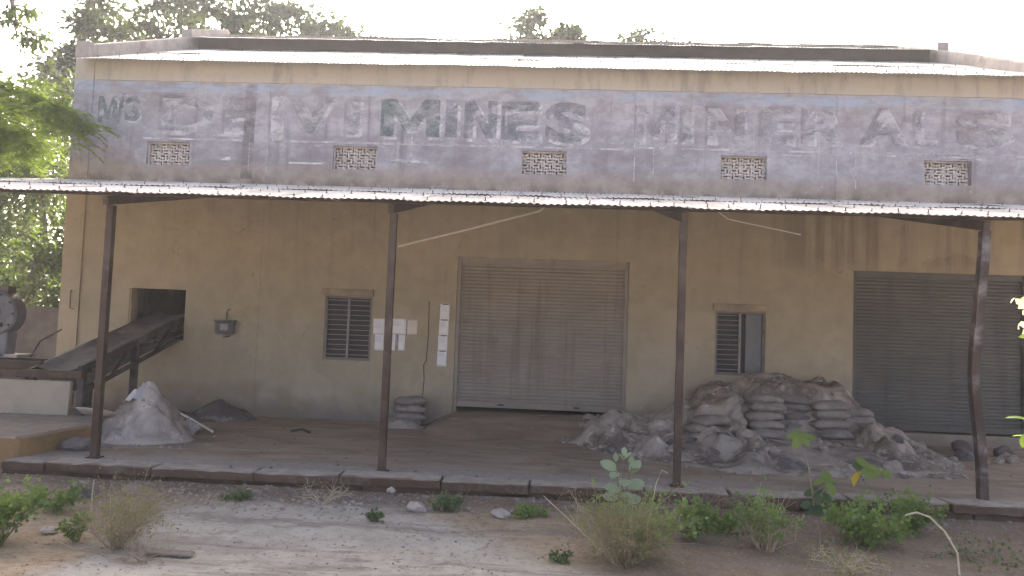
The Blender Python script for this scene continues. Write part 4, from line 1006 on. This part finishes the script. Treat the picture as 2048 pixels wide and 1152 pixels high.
# shrubs and weeds: stems fan from the base, leaves along them
def bush(name, label, x, y, h, r, n_stem, leaves, leaf, mat, stem='twig', cat='bush', lean=(0, 0), straw=0, group=None, sr=.004, z=None, side=4):
    z = ground_z(x, y) if z is None else z
    t = thing(name, label, cat, (x, y, z - .01), 0, group); mb = MB(); Cs, Ds = [], []
    for s in range(n_stem):
        a = rng.uniform(0, 2 * math.pi); q = rng.uniform(.15, 1.0) ** .7; hh = h * rng.uniform(.55, 1.05) * (1 - .25 * q)
        tip = np.array([math.cos(a) * r * q + lean[0] * hh, math.sin(a) * r * q + lean[1] * hh, hh])
        base = np.array([math.cos(a), math.sin(a), 0]) * r * .07; mid = base * .5 + tip * .5 + np.array([0, 0, hh * .10]) + rng.normal(size=3) * r * .12
        mb.tube([base, base * .6 + mid * .4, mid, tip * .6 + mid * .4, tip], [sr, sr * .9, sr * .7, sr * .5, sr * .25], 4, False)
        tw = [(mid, tip)]
        for k in range(side):
            u = rng.uniform(.3, .95); p = mid * (1 - u) + tip * u if u > .5 else base * (1 - 2 * u) + mid * 2 * u
            e = p + rng.normal(size=3) * r * .26 + np.array([0, 0, h * .07]); mb.tube([p, (p + e) / 2 + rng.normal(size=3) * .01, e], [sr * .5, sr * .4, sr * .2], 3, False); tw.append((p, e))
        for p, e in tw:
            m = leaves // len(tw) + 1; u = rng.uniform(.2, 1.05, size=(m, 1)); C = p + (e - p) * u + rng.normal(size=(m, 3)) * r * .05
            Cs.append(C); Ds.append(rng.normal(size=(m, 3)) + np.array([0, 0, .2]) + (C - np.array([0, 0, h * .4])) * 2)
    mb.build('stems', stem, t)
    if leaves:
        C = np.concatenate(Cs); D = np.concatenate(Ds); C[:, 2] = np.maximum(C[:, 2], .015)
        L = leaf * rng.uniform(.55, 1.3, size=len(C)); link('foliage', quads_np('foliage', leaf_quads(C, D, L * 1.35, L * 1.15, .55)), mat, t)
    if straw:
        mb = MB()
        for k in range(straw):
            a = rng.uniform(0, 2 * math.pi); q = rng.uniform(.1, 1.3); hh = h * rng.uniform(.35, 1.35); p0 = np.array([math.cos(a), math.sin(a), 0]) * r * .2
            p2 = np.array([math.cos(a) * r * q, math.sin(a) * r * q, hh]); p1 = (p0 + p2) / 2 + np.array([0, 0, hh * .12]) + rng.normal(size=3) * r * .13; p3 = p2 + rng.normal(size=3) * r * .16 - np.array([0, 0, .03]); mb.tube([p0, p0 * .5 + p1 * .5 + rng.normal(size=3) * r * .04, p1, p1 * .5 + p2 * .5 + rng.normal(size=3) * r * .05, p2, p3], [.0018, .0017, .0015, .0013, .001, .0007], 3, False)
        mb.build('dry_stalks', 'stalk', t)
    return t
GB = 'green bushes growing in front of the platform'
bush('green_bush', 'leafy green bush at the edge of the yard beside the dry twiggy bush', -4.12, -7.25, .50, .30, 30, 40, .031, 'leaf_bush', 'green_stem')
bush('green_bush', 'small green weed between the leafy bush and the broken pipe piece', -4.35, -6.2, .24, .22, 16, 36, .026, 'leaf_bush', 'green_stem')
bush('dry_bush', 'dry brown twiggy bush with a few small leaves on the left of the yard', -3.26, -7.15, .46, .38, 60, 26, .013, 'leaf_bush2', 'twig', straw=10, lean=(.08, 0), side=10, sr=.0026)
bush('green_bush', 'small green shoot growing at the foot of the dry twiggy bush', -3.62, -7.05, .24, .12, 9, 36, .026, 'leaf_bush', 'green_stem')
bush('dry_grass_bush', 'golden dry grassy bush with scattered green leaves below the waxy plant', .62, -6.85, .48, .44, 100, 22, .014, 'leaf_bush2', 'twig', straw=46, side=10, sr=.0022)
bush('green_bush', 'fresh green sprigs growing through the golden dry bush', .72, -6.75, .48, .44, 28, 30, .026, 'leaf_bush', 'green_stem', group=GB)
bush('green_bush', 'small upright green bush beside the golden dry bush', 1.27, -6.12, .36, .20, 22, 36, .030, 'leaf_bush', 'green_stem', group=GB)
bush('green_bush', 'low pale green weed between two upright green bushes', 1.58, -5.85, .16, .18, 12, 30, .03, 'leaf_bush', 'green_stem', group=GB)
bush('green_bush', 'sparse green bush with dry bare twigs sticking out on top', 1.86, -6.28, .44, .30, 28, 28, .028, 'leaf_bush', 'twig', straw=34, group=GB)
bush('green_bush', 'broad dense green bush nearest the bent dry stalk', 2.80, -5.95, .36, .34, 38, 44, .031, 'leaf_bush', 'green_stem', group=GB)
bush('green_bush', 'loose green bush by the kerb with dry stems on its far side', 3.42, -5.45, .34, .30, 24, 30, .028, 'leaf_bush', 'green_stem', straw=14, group=GB)
bush('green_bush', 'small green shoot at the kerb above the dense bush', 3.52, -5.1, .30, .10, 8, 40, .026, 'leaf_bush', 'green_stem', group=GB)
bush('weed_tuft', 'tiny green tuft in the middle of the pale yard', -1.52, -6.0, .09, .09, 14, 16, .020, 'leaf_low', 'green_stem', cat='weed')
bush('weed_tuft', 'grey green tuft with dry grass beside the whitish rock', -.95, -5.5, .15, .17, 26, 26, .020, 'leaf_low', 'green_stem', cat='weed', straw=26)
bush('weed_tuft', 'low creeping green weed beside the small pale rock', -.15, -5.55, .08, .18, 16, 26, .024, 'leaf_bush', 'green_stem', cat='weed')
bush('weed_tuft', 'small flat weed at the front of the bare dark soil', .12, -6.85, .07, .12, 12, 14, .02, 'leaf_low', 'green_stem', cat='weed')
bush('weed_tuft', 'low green mat of weed under the rubble by the kerb', -3.05, -5.4, .07, .20, 14, 24, .02, 'leaf_low', 'green_stem', cat='weed')
bush('dry_weed', 'dry wispy weed on a dark soil hump beside the kerb', -2.2, -5.35, .20, .32, 14, 0, .02, None, 'stalk', cat='weed', side=5, sr=.003)
bush('dry_weed', 'wispy dry seed stalks against the kerb beside the waxy plant', 1.5, -5.25, .36, .50, 26, 3, .012, 'leaf_bush2', 'twig', cat='weed', side=5, sr=.0022)
bush('dry_weed', 'flat litter of dry twigs in front of the dry twiggy bush', -2.95, -7.35, .06, .34, 40, 0, .02, None, 'twig', cat='weed', side=3, sr=.003)
bush('dry_weed', 'dry grassy tuft lying in front of the dense green bush', 2.35, -6.75, .14, .34, 36, 8, .018, 'leaf_bush2', 'stalk', cat='weed', side=4, sr=.002)
bush('dry_weed', 'dead weed scattered over the dark soil by the bent dry stalk', 3.7, -6.3, .10, .45, 34, 8, .022, 'leaf_low', 'twig', cat='weed', side=4, sr=.0022)

def leaf_mesh(L, W, curl=.25, fold=.18, n=8, round_=1.0, ex=.62):
    v = []; f = []
    for i in range(n + 1):
        t = i / n; w = W / 2 * math.sin(math.pi * min(1, t ** round_ * .98 + .015)) ** ex; z = -curl * L * t * t
        for s in (-1, -.5, 0, .5, 1): v.append((L * t, w * s, z + fold * w * abs(s)))
    for i in range(n):
        for k in range(4): q = i * 5 + k; f.append((q, q + 5, q + 6, q + 1))
    me = pyd('leaf', v, f, True); return me
def put_leaf(par, me, mat, p, yaw, pitch, roll=0, s=1.0):
    o = link('leaf', me, mat, par, p, (roll + .55 * math.cos(yaw), -(pitch + .5 * math.sin(yaw)), yaw)); o.scale = (s, s, s); return o
LV = {k: [leaf_mesh(l, w_, c, fo) for l, w_, c, fo in spec] for k, spec in {
    'leaf_calo': [(.17, .12, .10, .12), (.16, .115, .03, .2), (.18, .12, .18, .1)],
    'leaf_broad': [(.16, .10, .3, .15), (.14, .095, .45, .2), (.17, .11, .15, .12)],
    'leaf_low': [(.17, .12, .3, .15), (.15, .11, .4, .2)],
    'leaf_yellow': [(.14, .10, .5, .2)], 'leaf_bright': [(.075, .035, .2, .2), (.065, .03, .35, .25)]}.items()}
# waxy plant
cp = thing('waxy_plant', 'upright plant with big rounded waxy grey green leaves before the kerb', 'plant', (.74, -5.25, ground_z(.74, -5.25) - .01))
for s, (tx, ty, hh) in enumerate(((-.06, 0, .50), (.09, -.03, .47), (.02, .05, .58))):
    MB().tube([(tx * .2, ty * .2, 0), (tx * .5, ty * .6, hh * .5), (tx, ty, hh)], [.010, .008, .005], 6).build('stem', 'green_stem', cp)
for (px, pz, yaw, pit, rl, sc) in ((-.05, .42, 2.9, .35, -.2, 1.05), (-.04, .40, 4.2, .2, .1, .9), (.08, .40, .2, .75, .2, 1.0), (.09, .42, 5.2, .9, -.2, .85), (.02, .34, 4.7, .3, .1, 1.05), (.06, .27, .1, .2, .3, 1.05), (.0, .24, 3.3, .25, -.3, 1.0), (.03, .22, 4.9, .1, 0, 1.0),
                               (-.02, .15, 2.8, -.05, -.2, 1.0), (.05, .13, .3, .05, .3, 1.0), (.02, .10, 4.5, 0, 0, .95), (.02, .52, 3.6, 1.0, 0, .62), (.02, .54, 5.9, 1.05, 0, .58), (.02, .56, 1.6, .9, 0, .5), (.09, .48, 1.0, 1.1, 0, .5), (-.06, .5, 2.2, 1.2, .2, .5)):
    put_leaf(cp, LV['leaf_calo'][int(pz * 100) % 3], 'leaf_calo', (px, random.uniform(-.03, .03), pz), yaw, pit, rl, sc)
# sapling with broad leaves in tiers, one turned yellow
sp = thing('broadleaf_sapling', 'lanky sapling with tiers of broad green leaves and one yellow leaf', 'sapling', (2.70, -4.98, GZ - .01))
MB().tube([(0, 0, 0), (-.03, 0, .25), (-.06, .03, .5), (-.13, .05, .74), (-.14, .05, .80)], [.009, .008, .007, .005, .003], 6).build('stem', 'twig', sp)
MB().tube([(-.03, 0, .25), (.12, .0, .36), (.30, -.02, .46), (.48, -.03, .53)], [.006, .005, .004, .003], 5).build('stem', 'twig', sp)
MB().tube([(-.01, 0, .15), (.05, -.08, .30), (.08, -.1, .40)], [.006, .005, .003], 5).build('stem', 'twig', sp)
for p, ys, mat, pit, sc in (((-.14, .05, .80), (0.2, 1.7, 3.0, 4.3, 5.4), 'leaf_broad', .05, .95), ((.48, -.03, .53), (-.25, .5, 2.0, 4.6, 5.5), 'leaf_broad', .0, 1.05), ((.40, -.03, .50), (1.2,), 'leaf_low', .2, 1.1), ((.62, -.03, .50), (-.3, .9, 5.6), 'leaf_broad', -.1, .8), ((.08, -.1, .40), (.1, 1.4, 3.1, 4.9), 'leaf_broad', .0, .95), ((.02, 0, .26), (0, 1.3, 2.8, 4.2, 5.4), 'leaf_low', -.1, .95), ((.0, 0, .13), (.3, 1.6, 2.9, 4.0, 5.2), 'leaf_low', -.1, 1.0)):
    for yy in ys: put_leaf(sp, random.choice(LV[mat]), mat, p, yy + random.uniform(-.25, .25), pit + random.uniform(-.25, .2), random.uniform(-.4, .4), sc * random.uniform(.85, 1.1))
tag(put_leaf(sp, LV['leaf_yellow'][0], 'leaf_yellow', (.42, -.06, .50), 3.5, -.35, .7, 1.1), 'single bright yellow leaf')
# sunlit sprig close by on the right
sg = thing('sunlit_sapling', 'bright sunlit yellow green sapling with cream flower at the yard edge', 'sapling', (1.38, -11.0, GZ))
MB().tube([(0, 0, 0), (.02, 0, .6), (-.03, .02, 1.1), (-.10, .03, 1.46), (-.155, .03, 1.56)], [.010, .008, .006, .004, .002], 6).build('stem', 'green_stem', sg)
MB().tube([(-.03, .02, 1.1), (.0, .03, 1.5), (-.06, .03, 1.75), (-.115, .03, 1.80)], [.006, .005, .003, .002], 5).build('stem', 'green_stem', sg)
for k in range(7): put_leaf(sg, LV['leaf_bright'][k % 2], 'leaf_bright', (-.17 + .004 * k, .03, 1.585 - .008 * k), k * 2.399 + .4, .35 - .1 * k, random.uniform(-.5, .5), random.uniform(.8, 1.05))
for k in range(7): put_leaf(sg, LV['leaf_bright'][k % 2], 'leaf_bright', (-.06 + .015 * k, .03, 1.45 - .05 * k), k * 2.4, .2, random.uniform(-.5, .5), 1.0)
for k in range(4): put_leaf(sg, LV['leaf_bright'][k % 2], 'leaf_bright', (-.12, .03, 1.79), k * 1.7 + 2.6, -.1, random.uniform(-.4, .4), .9)
fl = MB()
Cn = np.array([(-.17, .03, 1.86)]) + rng.normal(size=(40, 3)) * np.array([.014, .014, .028])
tag(link('flower', quads_np('flower', leaf_quads(Cn, rng.normal(size=(40, 3)), .022, .018, .2)), 'petal', sg), kind='stuff')
MB().tube([(-.115, .03, 1.80), (-.16, .03, 1.83), (-.17, .03, 1.89)], .003, 5).build('flower_stalk', 'green_stem', sg)
rod('dry_stalk', 'pale dry hooked stalk bending over at the right of the yard', 'stalk', [(3.20, -6.75, GZ), (3.21, -6.7, .0), (3.16, -6.6, .14), (3.07, -6.55, .235), (2.98, -6.52, .262), (2.90, -6.5, .23)], .008, 'stalk')
rod('dry_stalk', 'thin pale curved stalk leaning beside the waxy plant', 'stalk', [(.95, -5.75, GZ), (.98, -5.7, .05), (1.02, -5.68, .25), (1.07, -5.66, .36), (1.13, -5.64, .33)], .005, 'stalk')
rod('dry_stalk', 'long thin straw leaning from the soil left of the golden dry bush', 'stalk', [(.45, -6.6, GZ + .02), (.2, -6.0, GZ + .12), (-.02, -5.5, GZ + .2)], .004, 'stalk')
rod('dry_stalk', 'upright bleached straw in the leafy bush at the yard edge', 'stalk', [(-4.02, -6.2, GZ), (-4.03, -6.2, .0), (-4.02, -6.2, .14)], .005, 'stalk')

# ------------------------------------------------------------------ stones and litter in the yard
def pipe_piece(name, label, x, y, rz, r, L):
    mb = MB(); v = []; f = []; seg = 18; th = .018
    for q, (rad, xx) in enumerate(((r, 0), (r, L), (r - th, L), (r - th, 0))):
        for k in range(seg + 1):
            t = -.5 + (math.pi + 1.0) * k / seg; v.append((xx + .02 * noise.noise(Vector((k * .6, xx * 9, x))), rad * math.cos(t), rad * math.sin(t)))
    m = seg + 1
    for q in range(4):
        q2 = (q + 1) % 4
        for k in range(seg): f.append((q * m + k, q * m + k + 1, q2 * m + k + 1, q2 * m + k))
    f += [(0, m, 2 * m, 3 * m), (seg, 3 * m + seg, 2 * m + seg, m + seg)]
    return tag(mb.add(v, f).build(name, 'stone', None, (x, y, ground_z(x, y) + r * .42), (0, 0, rz)), label, 'pipe')
pipe_piece('broken_pipe', 'broken clay pipe piece lying open beside the leafy weeds', -4.55, -5.55, -.9, .11, .2)
rock(-4.42, -5.6, GZ + .05, .10, 'stone_dark', 'dark stone leaning on the broken clay pipe')
rock(-4.05, -5.48, GZ + .05, .10, 'stone', 'squarish brown stone standing in the gravel near the kerb', sc=(.8, 1, 1.1))
rock(-1.22, -5.52, GZ + .035, .105, 'white_stone', 'whitish rock with soil at its foot beside the grey tuft', sc=(1.2, 1, .8))
rock(-.42, -5.62, GZ + .035, .075, 'white_stone', 'small pale rock beside the creeping weed', sc=(1.1, 1, .8))
rock(-2.75, -6.35, GZ + .012, .022, 'white_stone', 'tiny white stone alone on the pale hardstanding')
rock(-3.98, -6.85, GZ + .02, .05, 'white_stone', 'flat whitish stone between the leafy bush and the dry bush', sc=(1.3, 1, .6))
rock(-3.85, -6.7, GZ + .02, .05, 'lump', 'round pale stone lying behind the flat whitish stone')
rock(-1.62, -5.85, GZ + .01, .05, 'white_stone', 'flat pale stone behind the tiny green tuft', sc=(1.4, 1, .35))
rock(-1.6, -4.92, GZ + .06, .05, 'white_stone', 'small cream stone leaning on the kerb beside the second post')
rock(-2.9, -5.25, GZ + .03, .09, 'stone', 'brown stone in the rubble strip under the kerb', sc=(1.3, 1, .7))
tag(MB().box(-.17, .17, -.05, .05, 0, .022).build('slate_piece', 'stone', None, (-2.78, -7.25, GZ + .005), (0, .03, .05), bev=.008), 'flat brown stone sliver lying in front of the dry bush', 'slate')
# loose gravel and leaf litter: nobody could count it
def pebbles(name, n, fx, fy, smin, smax, mat):
    base = rock_mesh(3, 1, .6); bvv = np.array([v.co[:] for v in base.vertices]); bf = np.array([p.vertices[:] for p in base.polygons]); V = []; F = []; nv = len(bvv)
    for i in range(n):
        x, y = fx(), fy()
        if y > -4.82: continue
        s = smin + (smax - smin) * random.random() ** 3; a = random.uniform(0, 6.28)
        q = bvv * s; c_, s_ = math.cos(a), math.sin(a)
        q = np.stack([q[:, 0] * c_ - q[:, 1] * s_, q[:, 0] * s_ + q[:, 1] * c_, q[:, 2]], 1) + np.array([x, y, ground_z(x, y) + s * .25]); F.append(bf + len(V) * nv); V.append(q)
    return tag(link(name, pyd(name, np.concatenate(V), np.concatenate(F).tolist()), mat), name.replace('_', ' ') + ' strewn over the earth before the kerb', 'gravel', kind='stuff')
pebbles('brown_gravel', 2600, lambda: random.uniform(-5.8, 5.5), lambda: -5.05 + random.gauss(0, .22), .005, .028, 'stone')
pebbles('pale_gravel', 700, lambda: random.gauss(-3.0, 1.0), lambda: -5.45 + random.gauss(0, .20), .005, .030, 'lump')
pebbles('scattered_grit', 2200, lambda: random.uniform(-5.2, 5.2), lambda: random.uniform(-8.5, -5.0), .003, .011, 'stone')
n = 2200; C = np.stack([rng.uniform(-5, 5, n), rng.uniform(-8, -4.9, n), np.zeros(n)], 1)
C[:, 2] = [ground_z(a, b_) + .006 for a, b_, _ in C]
tag(link('leaf_litter', quads_np('leaf_litter', leaf_quads(C, np.stack([rng.normal(size=n), rng.normal(size=n), rng.normal(size=n) * .15], 1), rng.uniform(.015, .05, n), rng.uniform(.008, .022, n), .9)), 'litter'), 'dry leaf litter strewn over the yard', 'leaf litter', kind='stuff')

def spill(name, label, n, fx, fy, fz, smin, smax, mat):
    base = rock_mesh(5, 1, .65); bvv = np.array([v.co[:] for v in base.vertices]); bf = np.array([p.vertices[:] for p in base.polygons]); V = []; F = []; nv = len(bvv)
    for i in range(n):
        x = fx(); y = fy(x); s_ = smin + (smax - smin) * random.random() ** 3; a = random.uniform(0, 6.28); z = fz(x, y)
        if z < -.01: continue
        q = bvv * s_; q = np.stack([q[:, 0] * math.cos(a) - q[:, 1] * math.sin(a), q[:, 0] * math.sin(a) + q[:, 1] * math.cos(a), q[:, 2]], 1) + np.array([x, y, z + s_ * .25]); F.append(bf + len(V) * nv); V.append(q)
    tag(link(name, pyd(name, np.concatenate(V), np.concatenate(F).tolist()), mat), label, 'rubble', kind='stuff')
spill('heap_rubble', 'small pale rubble strewn over the big grey heap', 700, lambda: random.uniform(.2, 5.6), lambda x: interp(x, FRONT) * random.uniform(.1, 1.08), lambda x, y: max(0, heap_z(x, y)), .008, .035, 'lump')
spill('pale_crumbs', 'pale crumbs of powder scattered round the pale powder heap', 420, lambda: -5.3 + random.gauss(0, .42), lambda x: -2.95 + random.gauss(0, .40), lambda x, y: max(0, .70 * max(0, 1 - (math.hypot((x + 5.34) / .66, (y + 2.85) / .62)) ** 1.35) - .03), .006, .032, 'lump')
spill('floor_grit', 'dark grit strewn over the platform floor', 500, lambda: random.uniform(-5.5, 7), lambda x: random.uniform(-4.6, -.3), lambda x, y: .0, .004, .022, 'stone_dark')
# ------------------------------------------------------------------ thin haze, added to lift the blacks as lens veil does
hz = MB().box(-430, 430, -440, 430, -1.2, 19.0).build('haze', None)
hm = bpy.data.materials.new('veil_haze'); hm.use_nodes = True
hm.node_tree.nodes.remove(hm.node_tree.nodes['Principled BSDF'])
pvn = hm.node_tree.nodes.new('ShaderNodeVolumePrincipled')
pvn.inputs['Color'].default_value = (.94, .93, .94, 1); pvn.inputs['Density'].default_value = .0014; pvn.inputs['Anisotropy'].default_value = .3
hm.node_tree.links.new(pvn.outputs[0], hm.node_tree.nodes['Material Output'].inputs['Volume'])
hz.data.materials.append(hm); tag(hz, 'thin pale haze added to the air of the yard in place of lens veil', 'haze', kind='stuff')
